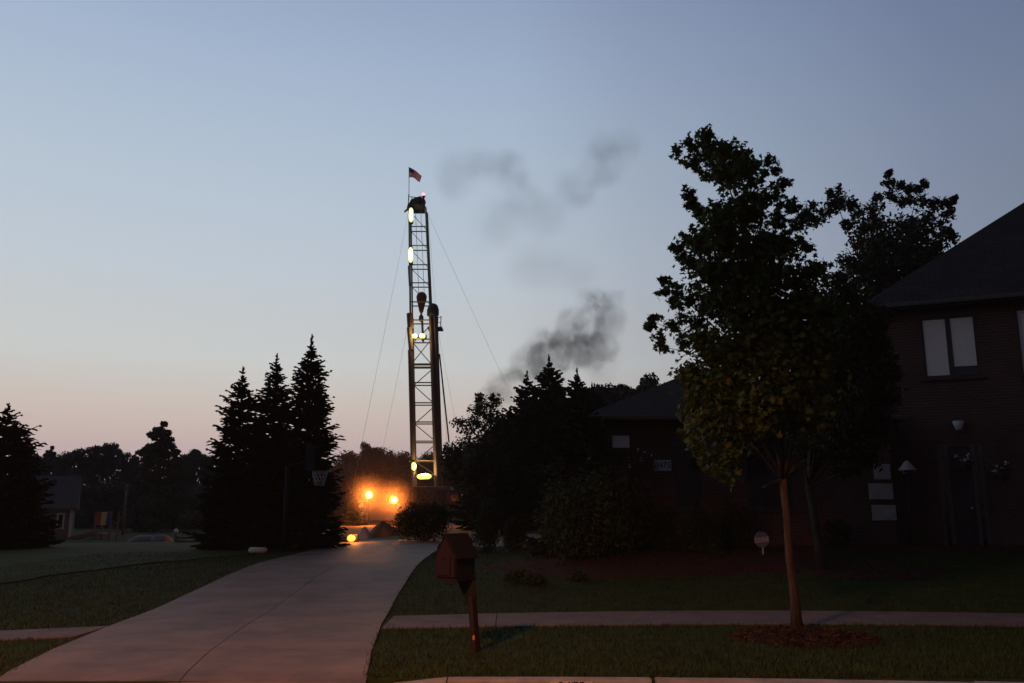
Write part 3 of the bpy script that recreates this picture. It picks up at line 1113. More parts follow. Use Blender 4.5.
# --- bushes
def bush(cx, cy, rx, ry, h, seed, label, per=900, size=0.06, m=None, name="shrub", group=None, kind='oval', lumps=9, cat="bush", lift_=0.0):
    rnd = random.Random(seed)
    base = Vector((cx, cy, terr(cx, cy)))
    t = Thing(name, label, cat, base, group)
    cl = []
    for i in range(lumps):
        a = 2.4 * i + rnd.uniform(-.4, .4)
        q = rnd.uniform(0.25, 0.62)
        r = rnd.uniform(0.38, 0.52)
        cl.append((base + Vector((rx * q * math.cos(a), ry * q * math.sin(a), lift_ + h * rnd.uniform(0.36, 0.66))), Vector((rx * r, ry * r, h * r * 0.8)), 1.0))
    cl.append((base + Vector((0, 0, lift_ + h * 0.50)), Vector((rx * 0.72, ry * 0.72, h * 0.48)), 1.6))
    cl.append((base + Vector((0, 0, lift_ + h * 0.3)), Vector((rx * 0.92, ry * 0.92, h * 0.3)), 1.6))
    leaf_cloud(rnd, cl, per / (lumps + 3), size, kind).build("foliage", m or M_BUSH, t)
    st = MB()
    for i in range(5):
        a = 1.26 * i
        st.tube([base + Vector((0.05 * math.cos(a), 0.05 * math.sin(a), -0.05)), base + Vector((rx * .4 * math.cos(a), ry * .4 * math.sin(a), lift_ + h * .55))], [0.02 + .01 * h, 0.008], 5)
    st.build("stems", M_BARK_D, t)
    return t


bp = G(592, 572)
hb = P(592, 473, bp.y).z - bp.z
bush(bp.x + .10, bp.y + 1.2, 1.22, 1.25, hb + .02, 50, "great round clipped bush in the mulch bed before the garage", 26000, 0.075, kind='oval', lumps=16)
bp = GX(423, 31.8)
bush(bp.x, bp.y, 1.12, 1.0, P(423, 501, 31.8).z - bp.z, 51, "round dark bush below the mast, at the driveway end", 12000, 0.09, lumps=10)
for i, (px, py, pt, hw, lab) in enumerate(((487, 553, 497, 17, "egg-shaped clipped shrub by the paving, right of the mailbox roof"),
                                           (514, 552, 515, 12, "little ball shrub between two pale strips of paving"))):
    q = G(px, py)
    rr = hw / F_PX * q.y
    bush(q.x, q.y, rr, rr, P(px, pt, q.y).z - q.z, 52 + i, lab, 5000, 0.06, lumps=6)
for i, (px, py, pt, hw, lab) in enumerate(((703, 561, 508, 24, "dark rounded shrub under the arched garage window"),
                                           (886, 545, 519, 19, "low round shrub beside the pale boulder"),
                                           (665, 556, 505, 22, "dark shrub against the garage brick below the plaque"),
                                           (740, 552, 500, 24, "tall dark shrub against the brick behind the round sign"),
                                           (965, 541, 512, 28, "low clipped hedge shrub under the flower basket by the door"),
                                           (1015, 541, 511, 27, "low clipped hedge shrub at the far end of the front bed"),
                                           (842, 551, 520, 14, "small dark shrub left of the pale boulder"))):
    q = G(px, py)
    rr = hw / F_PX * q.y
    bush(q.x, q.y + 0.3, rr, rr * 0.8, P(px, pt, q.y).z - q.z, 60 + i, lab, 5000, 0.065, lumps=8, group="shrubs along the house front")
for i, (px, py, pt, hw, lab, mm) in enumerate(((518, 583, 569, 14, "low spreading plant beside the small mound shrub in the mulch", M_BUSH),
                                               (535, 586, 573, 12, "small mounded shrub at the mulch bed's front edge", M_BUSH),
                                               (578, 581, 570, 9, "small yellowish plant at the foot of the great round bush", M_LEAF),
                                               (716, 562, 548, 12, "tiny shrub in the mulch before the arched window", M_BUSH))):
    q = G(px, py)
    rr = hw / F_PX * q.y
    bush(q.x, q.y, rr, rr, P(px, pt, q.y).z - q.z, 80 + i, lab, 1300, 0.05, lumps=5, m=mm, group="little plants in the mulch bed", name="bedding_plant", cat="plant")


# ------------------------------------------------------------------ brick house
def wall(mb, origin, u, width, height, holes, th):
    """wall panel with real openings; holes: (x0, x1, z0, z1); th: thickness vector (points inwards)"""
    xs_ = sorted({0.0, width, *[h[0] for h in holes], *[h[1] for h in holes]})
    zs_ = sorted({0.0, height, *[h[2] for h in holes], *[h[3] for h in holes]})
    o, u, th = Vector(origin), Vector(u), Vector(th)
    nX, nZ = len(xs_), len(zs_)
    vs = [o + u * x + Vector((0, 0, z)) for z in zs_ for x in xs_]
    vs += [p + th for p in vs]
    N = nX * nZ

    def solid(i, j):
        if not (0 <= i < nX - 1 and 0 <= j < nZ - 1):
            return False
        cx, cz = (xs_[i] + xs_[i + 1]) / 2, (zs_[j] + zs_[j + 1]) / 2
        return not any(h[0] < cx < h[1] and h[2] < cz < h[3] for h in holes)
    fs = []
    for j in range(nZ - 1):
        for i in range(nX - 1):
            if not solid(i, j):
                continue
            a, b, c, d = j * nX + i, j * nX + i + 1, (j + 1) * nX + i + 1, (j + 1) * nX + i
            fs += [(a, b, c, d), (N + d, N + c, N + b, N + a)]
            for (p, q, di, dj) in ((a, b, 0, -1), (b, c, 1, 0), (c, d, 0, 1), (d, a, -1, 0)):
                if not solid(i + di, j + dj):
                    fs.append((p, N + p, N + q, q))
    mb.add(vs, fs)


class Frame:
    """a facade's own axes: u along it, n out of it"""
    def __init__(self, o, ang):
        self.o = Vector(o)
        self.u = Vector((math.cos(ang), math.sin(ang), 0))
        self.n = Vector((math.sin(ang), -math.cos(ang), 0))
        self.rot = Matrix.Rotation(ang, 3, 'Z')

    def at(self, x, out, z):
        return self.o + self.u * x + self.n * out + Vector((0, 0, z))

    def x_of(self, px, py=450):
        d = ray(px, py)
        d = Vector((d.x, d.y))
        o, u = Vector((self.o.x, self.o.y)), Vector((self.u.x, self.u.y))
        # t*d = o + s*u
        det = d.x * (-u.y) + u.x * d.y
        s = (d.x * o.y - d.y * o.x) / (d.y * u.x - d.x * u.y)
        return -s if False else (d.x * o.y - d.y * o.x) / (d.y * u.x - d.x * u.y)

    def z_of(self, px, py):
        s = self.x_of(px, py)
        q = self.o + self.u * s
        return P(px, py, q.y).z


def window(fr, x0, x1, z0, z1, house, panes=1, glass=M_GLASSD, blinds=None, frame_m=M_TRIM, label=None, inset=0.06):
    """frame with bars (a part), panes and blinds (sub-parts) set into an opening"""
    mb = MB()
    t = 0.055
    rot = fr.rot
    xm, zm = (x0 + x1) / 2, (z0 + z1) / 2
    mb.box(fr.at(xm, -inset, z0 + t / 2), (x1 - x0, 0.08, t), rot)
    mb.box(fr.at(xm, -inset, z1 - t / 2), (x1 - x0, 0.08, t), rot)
    ws = [x0 + t / 2, x1 - t / 2] + [x0 + (x1 - x0) * k / panes for k in range(1, panes)]
    for x in ws:
        mb.box(fr.at(x, -inset, zm), (t if x in ws[:2] else t * 1.9, 0.074, z1 - z0 - 2 * t - 0.004), rot)
    wn = mb.build("window", frame_m, house)
    if label:
        wn.o["label"] = label
    MB().box(fr.at(xm, 0.03, z0 - 0.045), (x1 - x0 + 0.16, 0.10, 0.07), rot).build("sill", M_TRIM, wn)
    for k in range(panes):
        a, b = x0 + (x1 - x0) * k / panes + t, x0 + (x1 - x0) * (k + 1) / panes - t
        MB().box(fr.at((a + b) / 2, -inset - 0.012, zm), (b - a + 0.02, 0.01, z1 - z0 - 2 * t + 0.02), rot).build("pane", glass, wn)
        if blinds:
            bb = MB()
            n = 22
            hh = (z1 - z0 - 2 * t) * blinds[k]
            top = z1 - t
            bb.box(fr.at((a + b) / 2, -inset + 0.012, top - hh / 2), (b - a - 0.01, 0.012, hh - 0.01), rot).build("blind", M_BLIND, wn)
    return wn


def hip_roof(mb, fr, x0, x1, d0, d1, ze, pitch, over=0.45, thick=0.16):
    """hip roof over the plan x0..x1 along the facade, d0..d1 back from it"""
    a0, a1, b0, b1 = x0 - over, x1 + over, d0 - over, d1 + over
    half = (b1 - b0) / 2
    hz = ze + half * pitch
    c = [fr.at(a0, -b0, ze), fr.at(a1, -b0, ze), fr.at(a1, -b1, ze), fr.at(a0, -b1, ze)]
    r0, r1 = fr.at(a0 + half, -(b0 + half), hz), fr.at(a1 - half, -(b0 + half), hz)
    if (a1 - a0) < 2 * half:
        m_ = (a0 + a1) / 2
        r0 = r1 = fr.at(m_, -(b0 + half), ze + (a1 - a0) / 2 * pitch)
    dn = Vector((0, 0, -thick))
    vs = c + [r0, r1] + [p + dn for p in c]
    mb.add(vs, [(0, 1, 5, 4), (1, 2, 5), (2, 3, 4, 5), (3, 0, 4), (9, 8, 7, 6), (0, 6, 7, 1), (1, 7, 8, 2), (2, 8, 9, 3), (3, 9, 6, 0)])


HG = 0.55
house = Thing("brick_house", "dark brick two-storey house with low garage wing and pale blinds upstairs", "house", (8.0, 22.0, HG))
# garage wing: single storey, facing the street
fw = Frame((P(597, 450, 20.8).x, 20.8, HG - 0.25), R(0))
wl = fw.x_of(893, 480)
ez = P(640, 417, 20.8).z - fw.o.z
w_arch = (fw.x_of(674), fw.x_of(700), P(690, 509, 20.8).z - fw.o.z, P(690, 446, 20.8).z - fw.o.z)
w_high = (fw.x_of(610, 441), fw.x_of(632, 441), P(620, 450, 20.8).z - fw.o.z, P(620, 433, 20.8).z - fw.o.z)
w_hid = (fw.x_of(745), fw.x_of(790), P(690, 509, 20.8).z - fw.o.z, P(690, 446, 20.8).z - fw.o.z)
mb = MB()
wall(mb, fw.o, fw.u, wl, ez, [w_arch, w_high, w_hid], -fw.n * 0.22)
wall(mb, fw.at(0, -7.0, 0), fw.u, wl, ez, [], -fw.n * 0.22)
wall(mb, fw.at(0, -0.225, 0), -fw.n, 6.77, ez, [], fw.u * 0.22)
wall(mb, fw.at(wl - 0.22, -0.225, 0), -fw.n, 6.77, ez, [], fw.u * 0.22)
mb.build("garage_wall", M_BRICK, house, uvbox=True)
mb = MB()
hip_roof(mb, fw, 0, wl - 0.1, 0, 7.2, ez + 0.02, 0.47, over=0.32)
mb.build("garage_roof", M_SHINGLE, house, uvbox=True)
for (wq, kw) in ((w_arch, dict(panes=1)), (w_hid, dict(panes=2))):
    window(fw, *wq, house, **kw)
    mb = MB()
    xm, rr = (wq[0] + wq[1]) / 2, (wq[1] - wq[0]) / 2
    arc = [fw.at(xm + (rr + 0.14) * math.cos(a), 0.0, wq[3] + 0.02 + (rr * 0.45 + 0.14) * math.sin(a)) for a in [math.pi * k / 12 for k in range(13)]]
    inn = [fw.at(xm + rr * math.cos(a), 0.0, wq[3] + 0.02 + rr * 0.45 * math.sin(a)) for a in [math.pi * k / 12 for k in range(13)]]
    for k in range(12):
        mb.prism([inn[k], arc[k], arc[k + 1], inn[k + 1]], fw.n * 0.03)
    o = mb.build("arch_surround", M_BRICK, house, uvbox=True)
    MB().prism([p for p in inn], fw.n * 0.012).build("arch_pane", M_GLASSD, house)
window(fw, *w_high, house, panes=1, blinds=(1.0,), label="small high window with a pale blind", inset=0.05)
# house number plaque on the garage wall
pq = (fw.x_of(654, 465), fw.x_of(671, 465), P(660, 471, 20.8).z - fw.o.z, P(660, 460, 20.8).z - fw.o.z)
pl = MB().box(fw.at((pq[0] + pq[1]) / 2, 0.02, (pq[2] + pq[3]) / 2), (pq[1] - pq[0], 0.03, pq[3] - pq[2])).build("number_plaque", M_SIGNW, house, bevel=0.006)
lettering("8475", 0.20, M_BLACKP, pl, fw.at((pq[0] + pq[1]) / 2, 0.037, (pq[2] + pq[3]) / 2), (R(90), 0, 0))
# limestone quoins on the wing's corner, with brick bands between
for (a, b, c, d) in ((870, 893.5, 505, 520.5), (868.5, 892, 483.5, 499.5), (875, 891, 464, 479.5)):
    x0, x1, z0, z1 = fw.x_of(a, 490), fw.x_of(b, 490), P(880, d, 20.8).z - fw.o.z, P(880, c, 20.8).z - fw.o.z
    MB().box(fw.at((x0 + x1) / 2, -0.02, (z0 + z1) / 2), (x1 - x0, 0.16, z1 - z0)).build("quoin", M_LIME, house, bevel=0.012)

# two-storey block, its front turned a little towards the driveway
ANG = R(-24)
fm = Frame(P(890, 480, 21.9).xy.to_3d() + Vector((0, 0, HG - 0.25)), ANG)
wm = 11.0
ezm = fm.z_of(890, 308) - fm.o.z
wu = (fm.x_of(922, 345), fm.x_of(978, 345), fm.z_of(950, 377) - fm.o.z, fm.z_of(950, 316) - fm.o.z)
wu2 = (fm.x_of(1019, 330), fm.x_of(1019, 330) + 1.2, wu[2], wu[3])
dr = (fm.x_of(938, 480), fm.x_of(986, 480), 0.28, fm.z_of(960, 442) - fm.o.z)
mb = MB()
wall(mb, fm.o, fm.u, wm, ezm, [wu, wu2, dr], -fm.n * 0.24)
wall(mb, fm.at(0, -9.0, 0), fm.u, wm, ezm, [], -fm.n * 0.24)
wall(mb, fm.at(0, -0.245, 0), -fm.n, 8.75, ezm, [], fm.u * 0.24)
wall(mb, fm.at(wm - 0.24, -0.245, 0), -fm.n, 8.75, ezm, [], fm.u * 0.24)
mb.build("wall", M_BRICK, house, uvbox=True)
mb = MB()
hip_roof(mb, fm, 0, wm, 0, 9.2, ezm + 0.02, 0.80, over=0.42)
mb.build("roof", M_SHINGLE, house, uvbox=True)
gt = MB()
gt.box(fm.at(wm / 2, 0.47, ezm - 0.04), (wm + 0.86, 0.10, 0.11), fm.rot)
gt.build("gutter", M_FASCIA, house, bevel=0.02)
gt = MB()
gt.box(fw.at(wl / 2, 0.37, ez - 0.05), (wl + 0.64, 0.10, 0.11))
gt.build("gutter", M_FASCIA, house, bevel=0.02)
window(fm, *wu, house, panes=2, blinds=(1.0, 0.86), label="upstairs double window with pale closed blinds")
window(fm, *wu2, house, panes=1, blinds=(1.0,), frame_m=M_WHITE, label="upstairs window cut by the picture edge")
# front door with sidelights
dw = dr[1] - dr[0]
mb = MB()
for x in (dr[0] + .05, dr[0] + dw * .22, dr[1] - dw * .22, dr[1] - .05):
    mb.box(fm.at(x, -0.09, (dr[2] + dr[3]) / 2), (0.09, 0.12, dr[3] - dr[2] - 0.01), fm.rot)
mb.box(fm.at((dr[0] + dr[1]) / 2, -0.085, dr[3] - 0.05), (dw, 0.10, 0.10), fm.rot)
df = mb.build("door_frame", M_FASCIA, house)
for a, b in ((dr[0] + .10, dr[0] + dw * .22 - .05), (dr[1] - dw * .22 + .05, dr[1] - .10)):
    MB().box(fm.at((a + b) / 2, -0.10, (dr[2] + dr[3]) / 2 - .05), (b - a + .01, 0.02, dr[3] - dr[2] - .12), fm.rot).build("sidelight", M_GLASSD, df)
a, b = dr[0] + dw * .22 + .05, dr[1] - dw * .22 - .05
door = MB().box(fm.at((a + b) / 2, -0.11, (dr[2] + dr[3]) / 2 - .05), (b - a, 0.05, dr[3] - dr[2] - .12), fm.rot).build("door", M_DOOR, house)
for zf in (0.28, 0.72):
    MB().box(fm.at((a + b) / 2, -0.08, dr[2] + (dr[3] - dr[2]) * zf), ((b - a) * .62, 0.015, (dr[3] - dr[2]) * .32), fm.rot).build("door_panel", M_DOOR, door, bevel=0.01)
MB().ball(fm.at(b - 0.07, -0.06, dr[2] + 0.95), 0.03).build("handle", M_CABLE, door)
MB().box(fm.at((dr[0] + dr[1]) / 2, 0.55, 0.12), (dw + 1.2, 1.1, 0.26), fm.rot).build("doorstep", M_KERB, house)
# porch light above the door
q = fm.at(fm.x_of(958, 426), 0.16, fm.z_of(958, 426) - fm.o.z)
pt = Thing("porch_light", "small pale porch light, unlit, on the brick above the door", "wall lamp", q)
MB().lathe(q, [(0.05, -0.12), (0.07, -0.11), (0.14, 0.10), (0.13, 0.11)], 10).build("lamp_shade", M_WHITE, pt)
MB().box(q + fm.n * -0.10 + Vector((0, 0, 0.03)), (0.08, 0.13, 0.06), fm.rot).build("bracket", M_TRIM, pt)


def flower_basket(px, py, out, n, seed, label, wide=0.22):
    rnd = random.Random(seed)
    x = fm.x_of(px, py)
    zz = P(px, py, fm.at(x, out, 0).y).z
    q = fm.at(x, out, 0)
    q.z = zz
    q.x = P(px, py, q.y).x
    t = Thing("flower_basket", label, "hanging basket", q, "flower baskets by the front door")
    MB().lathe(q, [(0.06, -0.24), (0.14, -0.20), (0.19, -0.06), (0.185, -0.05)], 12).build("basket", M_BARK_D, t)
    leaf_cloud(rnd, [(q, Vector((wide + .03, wide, 0.14)), 1.0)], 150, 0.07).build("foliage", M_BUSH, t)
    leaf_cloud(rnd, [(q + Vector((rnd.gauss(0, wide * .55), -0.1 + rnd.gauss(0, .06), 0.05 + rnd.gauss(0, .07))), Vector((0.05, 0.05, 0.045)), 1.0) for _ in range(n)], 12, 0.055).build("blossoms", M_PETAL, t)
    for k in range(3):
        a = 2.1 * k
        bar("wire", q + Vector((0.18 * math.cos(a), 0.18 * math.sin(a), -0.05)), q + Vector((0, 0, 0.75)), 0.006, M_BLACK, t)


flower_basket(963, 461, 0.75, 8, 4, "white flowers in a hanging basket in front of the dark door")
flower_basket(1002, 470, 0.75, 4, 5, "smaller white flower basket on the wall beside the door", 0.16)

# pale boulder, lantern and bench before the entry
rnd = random.Random(3)
q = G(862, 544)
mb = MB().ball((q.x + .05, q.y, q.z + 0.16), (0.34, 0.28, 0.32), 14, 9, 0.07, rnd)
tag(mb.build("boulder", M_ROCK, top=q).o, "pale rounded boulder at the foot of the stone quoins", "boulder")
q = GX(908, 19.7)
lt = Thing("garden_lantern", "garden lantern with a pale cone shade on a thin post", "garden lamp", q)
MB().tube([q - Vector((0, 0, .1)), P(908, 474, 19.7)], [0.03, 0.022], 8).build("post", M_BLACK, lt)
c = P(907, 466, 19.7)
MB().lathe(c, [(0.20, -0.10), (0.19, -0.08), (0.05, 0.10), (0.02, 0.12)], 14).build("lamp_shade", M_LIME, lt)
MB().lathe(c, [(0.07, -0.22), (0.09, -0.20), (0.09, -0.105), (0.07, -0.10)], 10).build("glass_globe", M_GLASSD, lt)
q = G(914, 534)
bn = Thing("garden_bench", "small grey backless bench on the grass under the lantern", "bench", q)
sc = q.y / F_PX
zt = P(914, 510, q.y).z
MB().box((q.x, q.y, zt), (28 * sc, 0.34, 0.04)).build("seat", M_FASCIA, bn)
for sx_ in (-1, 1):
    for sy_ in (-1, 1):
        bar("leg", (q.x + sx_ * 11 * sc, q.y + sy_ * .13, q.z - .02), (q.x + sx_ * 11 * sc, q.y + sy_ * .13, zt - 0.01), 0.02, M_FASCIA, bn)
# flowering shrub near the garage plaque
q = G(640, 556)
rnd = random.Random(6)
fl = Thing("flowering_shrub", "thin shrub with a few white blooms between high window and plaque", "bush", (q.x, 20.2, terr(q.x, 20.2)))
fc = P(641, 462, 20.2)
leaf_cloud(rnd, [(fc + Vector((rnd.gauss(0, .18), rnd.gauss(0, .08), -k * 0.14 + .1)), Vector((.24, .2, .22)), 1) for k in range(14)], 90, 0.06).build("foliage", M_BUSH, fl)
leaf_cloud(rnd, [(P(x, y, 20.0), Vector((0.035, 0.03, 0.04)), 1) for x, y in ((645, 452), (629, 457), (641, 459), (630, 466), (652, 455), (638, 449))], 8, 0.045).build("blossoms", M_PETAL, fl)
MB().tube([(fc.x, 20.2, terr(fc.x, 20.2) - .05), fc], [0.03, 0.01], 6).build("stems", M_BARK_D, fl)

# ------------------------------------------------------------------ yard sign
q = G(763.5, 559)
ys = Thing("yard_sign", "round blue-grey security sign with white lettering on a stake in the lawn", "sign", q)
c = P(761.5, 539.5, q.y)
rs = 8.0 / F_PX * q.y
st0 = Vector((q.x, q.y, q.z - 0.1))
MB().tube([st0, Vector((c.x + .02, q.y + .012, c.z - rs * .6))], 0.012 * q.y / 12, 6).build("stake", M_CABLE, ys)
oct_ = [Vector((c.x + rs * math.cos(R(22.5 + 45 * k)) * 1.0, q.y, c.z + rs * math.sin(R(22.5 + 45 * k)))) for k in range(8)]
pn = MB().prism(oct_, (0, -0.02, 0)).build("panel", M_SIGN, ys, bevel=0.006)
rot_s = Matrix.Rotation(R(-8), 3, 'Y')
bd = MB().box((c.x, q.y - 0.023, c.z - rs * 0.02), (rs * 1.62, 0.006, rs * 0.62), rot_s).build("white_band", M_SIGNW, ys)
lettering("ADT", rs * 0.72, M_SIGN, bd, (c.x, q.y - 0.028, c.z - rs * 0.02), (R(90), R(-8), 0))

# ------------------------------------------------------------------ mailbox like a little house
q = G(476, 652)
ym = q.y
ml = Thing("house_mailbox", "red-brown house-shaped mailbox with shake roof on a wooden post", "mailbox", q)
post = MB()
post.tube([q - Vector((0, 0, 0.15)), P(475, 640, ym), P(472, 596, ym)], [0.058, 0.056, 0.05], 4, smooth=False)
pst = post.build("post", M_POST, ml, bevel=0.006)
MB().box(P(475, 637, ym) + Vector((-0.012, -0.052, 0)), (0.025, 0.012, 0.05)).build("reflector", M_REFL, pst, bevel=0.004)
AM = R(-38)      # the gable front is turned towards the driveway
cb = P(456, 577, ym)
cz = cb.z
fb = Frame((cb.x, ym, cz), AM)
# local: u = across the gable front, n = out of the front; the box runs back along -n
W2, D2, HW, HR = 0.15, 0.32, 0.22, 0.235
zb = 0.0
body = [fb.at(-W2, 0.17, zb), fb.at(W2, 0.17, zb), fb.at(W2, 0.17, zb + HW), fb.at(0, 0.17, zb + HW + HR), fb.at(-W2, 0.17, zb + HW)]
MB().prism(body, fb.n * -D2).build("body", M_MAILGRN, ml, bevel=0.004)
front = [fb.at(-W2 * .96, 0.172, zb + .01), fb.at(W2 * .96, 0.172, zb + .01), fb.at(W2 * .96, 0.172, zb + HW), fb.at(0, 0.172, zb + HW + HR * .95), fb.at(-W2 * .96, 0.172, zb + HW)]
frt = MB().prism(front, fb.n * 0.02).build("front_panel", M_MAILRED, ml, bevel=0.004)
dd = MB().box(fb.at(0, 0.197, zb + 0.13), (0.17, 0.012, 0.20), fb.rot).build("door", M_MAILRED, frt, bevel=0.005)
MB().ball(fb.at(0, 0.21, zb + 0.215), 0.012, 8, 6).build("handle", M_BLACK, frt)
th_r = math.atan2(HR, W2)
for s in (-1, 1):
    slope = math.hypot(HR, W2) + 0.035
    rp = MB()
    base_c = fb.at(0, 0, zb + HW + HR + 0.018)
    rv = Matrix.Rotation(AM, 3, 'Z') @ Matrix.Rotation(s * th_r, 3, 'Y')
    rp.box(base_c + rv @ Vector((s * slope / 2, 0, 0)), (slope, D2 + 0.06, 0.016), rv)
    rpo = rp.build("roof_side", M_MAILROOF, ml)
    n_r = 5
    for i in range(n_r):
        for k in range(5):
            sl = slope / n_r
            cc = base_c + rv @ Vector((s * (sl * (i + 0.5) + 0.004), (k - 2) * (D2 + .06) / 5 + (0.012 if i % 2 else -0.012), 0.013 + 0.001 * (k % 2)))
            MB().box(cc, (sl * 1.06, (D2 + .06) / 5 - 0.006, 0.008), rv @ Matrix.Rotation(-s * -0.05, 3, 'Y')).build("shake", M_MAILROOF, rpo)
MB().box(fb.at(0, 0, zb - 0.018), (2 * W2 + .01, D2 + .01, 0.03), fb.rot).build("floor_board", M_MAILRED, ml, bevel=0.004)
pt_ = P(472, 606, ym)
br = MB().prism([P(457, 580, ym), P(475, 580, ym), P(477, 600, ym), P(468, 606, ym)], (0, 0.07, 0))
br.build("bracket", M_MAILGRN, ml)

# rolled paper on the lawn edge
q = G(258, 554)
mb = MB().tube([(q.x - .26, q.y, q.z + .09), (q.x - .2, q.y, q.z + .10), (q.x + .2, q.y - .05, q.z + .10), (q.x + .25, q.y - .05, q.z + .09)], [0.03, 0.085, 0.08, 0.03], 10)
tag(mb.build("wrapped_newspaper", M_WHITE, top=q).o, "white wrapped bundle lying on the grass in front of the spruces", "newspaper")

# ------------------------------------------------------------------ basketball hoop
yh = 24.8
rim = P(320, 471, yh)
hp = Vector((rim.x - 0.95, yh, terr(rim.x - .95, yh)))
bh = Thing("basketball_hoop", "basketball hoop with white net standing before the tallest spruce", "basketball hoop", hp)
MB().tube([hp - Vector((0, 0, .2)), Vector((hp.x, yh, rim.z + .15))], 0.05, 8).build("pole", M_BLACK, bh)
bar("arm", (hp.x, yh, rim.z + .1), (rim.x - .34, yh, rim.z + .3), 0.03, M_BLACK, bh)
MB().box((rim.x - .32, yh, rim.z + .38), (0.03, 1.1, 0.75)).build("backboard", M_BOARD, bh, bevel=0.01)
mb = MB()
ring = [(rim.x + .23 * math.cos(a), yh + .23 * math.sin(a), rim.z) for a in [6.2832 * k / 24 for k in range(25)]]
mb.tube(ring, 0.012, 6).build("rim", M_ORANGE, bh)
mb = MB()
for s in (1, -1):
    for k in range(12):
        a = 6.2832 * k / 12
        pts = [(rim.x + (.225 - .095 * t) * math.cos(a + s * t * 1.0), yh + (.225 - .095 * t) * math.sin(a + s * t * 1.0), rim.z - .42 * t) for t in (0, .33, .66, 1)]
        mb.tube(pts, 0.012, 4)
mb.build("net", M_NET, bh)

def spot(loc, aim, power, col, size, blend, radius, parent):
    l = bpy.data.lights.new("lamp_light", 'SPOT')
    l.energy, l.color, l.spot_size, l.spot_blend, l.shadow_soft_size = power, col, size, blend, radius
    o = bpy.data.objects.new("lamp_light", l)
    COL.objects.link(o)
    o.parent = parent.o
    o.location = Vector(loc) - parent.loc
    o.rotation_mode = 'QUATERNION'
    o.rotation_quaternion = Vector((0, 0, -1)).rotation_difference(Vector(aim).normalized())
    return o


def point(loc, power, col, radius, parent):
    l = bpy.data.lights.new("lamp_light", 'POINT')
    l.energy, l.color, l.shadow_soft_size = power, col, radius
    o = bpy.data.objects.new("lamp_light", l)
    COL.objects.link(o)
    o.parent = parent.o
    o.location = Vector(loc) - parent.loc
    return o



# ------------------------------------------------------------------ drilling rig
YR = 86.0
zg = 0.3


def RX(px, py):
    return P(px, py, YR)


rb = RX(425, 485)
rb.z = zg
rig = Thing("drilling_rig", "tall lattice drilling rig with lit mast and a flag on top", "drilling rig", rb)
LT, RT = RX(410, 212), RX(426.5, 212)         # mast top corners
LB, RB = RX(414.5, 480), RX(438, 480)         # mast bottom corners
LM, RM = RX(411.5, 322), RX(431.5, 322)


def mast_x(z, right):
    a, b, c = (RT, RM, RB) if right else (LT, LM, LB)
    if z >= b.z:
        t = (z - b.z) / (a.z - b.z)
        return b.x + (a.x - b.x) * t
    t = (z - c.z) / (b.z - c.z)
    return c.x + (b.x - c.x) * t


def mast_d(z):
    t = (z - LB.z) / (LT.z - LB.z)
    return 1.15 - 0.35 * t


def corner(z, right, back):
    return Vector((mast_x(z, right), YR + (mast_d(z) if back else -mast_d(z)), z))


def z_at(py):
    return RX(420, py).z


for right in (False, True):
    for back in (False, True):
        up = [corner(z_at(322), right, back), corner(z_at(210), right, back)]
        bar("mast_leg", up[0], up[1], 0.10 if not back else 0.085, M_STEEL, rig, 8)
        lo = [corner(zg + 1.0, right, back), corner(z_at(316), right, back)]
        bar("mast_leg", lo[0], lo[1], 0.17 if not back else 0.12, M_RUST, rig, 8)
lev = [210, 229, 248, 267, 285, 304]
for i, py in enumerate(lev):
    z = z_at(py)
    for back in (False, True):
        bar("mast_strut", corner(z, False, back), corner(z, True, back), 0.065, M_STEEL, rig)
    if i < len(lev) - 1:
        z2 = z_at(lev[i + 1])
        a, b = (False, True) if i % 2 == 0 else (False, True)
        bar("mast_brace", corner(z, a, True), corner(z2, b, True), 0.035, M_STEEL, rig)
lev2 = [322, 341, 366, 384, 404, 423, 442, 461, 477]
for i, py in enumerate(lev2):
    z = z_at(py)
    for back in (False, True):
        bar("mast_strut", corner(z, False, back), corner(z, True, back), 0.07 if py != 366 else 0.13, M_RUST, rig)
    for right in (False, True):
        bar("mast_strut", corner(z, right, False), corner(z, right, True), 0.05, M_RUST, rig)
    if i < len(lev2) - 1:
        z2 = z_at(lev2[i + 1])
        if i != 1:
            bar("mast_brace", corner(z, i % 2 == 0, True), corner(z2, i % 2 == 1, True), 0.05, M_RUST, rig)
        else:
            bar("mast_brace", corner(z, False, True), corner(z2, True, True), 0.05, M_RUST, rig)
            bar("mast_brace", corner(z, True, False), corner(z2, False, False), 0.05, M_RUST, rig)
        for right in (False, True):
            bar("mast_brace", corner(z, right, i % 2 == 0), corner(z2, right, i % 2 == 1), 0.05, M_RUST, rig)
# crown block
ca, cb_ = RX(410, 210), RX(426, 210)
xm = (ca.x + cb_.x) / 2
MB().prism([(ca.x - .25, YR - .9, ca.z - .1), (cb_.x + .05, YR - .9, ca.z - .1), (cb_.x - .15, YR - .9, ca.z + .75), (xm + .35, YR - .9, ca.z + 1.25), (xm - .35, YR - .9, ca.z + 1.05), (ca.x - .15, YR - .9, ca.z + .35)], (0, 1.8, 0)).build("crown_block", M_BLACK, rig, bevel=0.05)
for k in (-.35, .15, .5):
    MB().lathe((xm + k, YR - .95, ca.z + .5), [(0.35, -0.06), (0.42, -0.05), (0.38, 0.0), (0.42, 0.05), (0.35, 0.06)], 14, Vector((0, -1, 0))).build("sheave", M_BLACK, rig)
for x, hgt in ((-.95, 1.35), (-.6, 1.0), (.7, .9)):
    bar("rail_post", (xm + x, YR - .6, ca.z + .2), (xm + x, YR - .6, ca.z + .2 + hgt), 0.05, M_BLACK, rig)
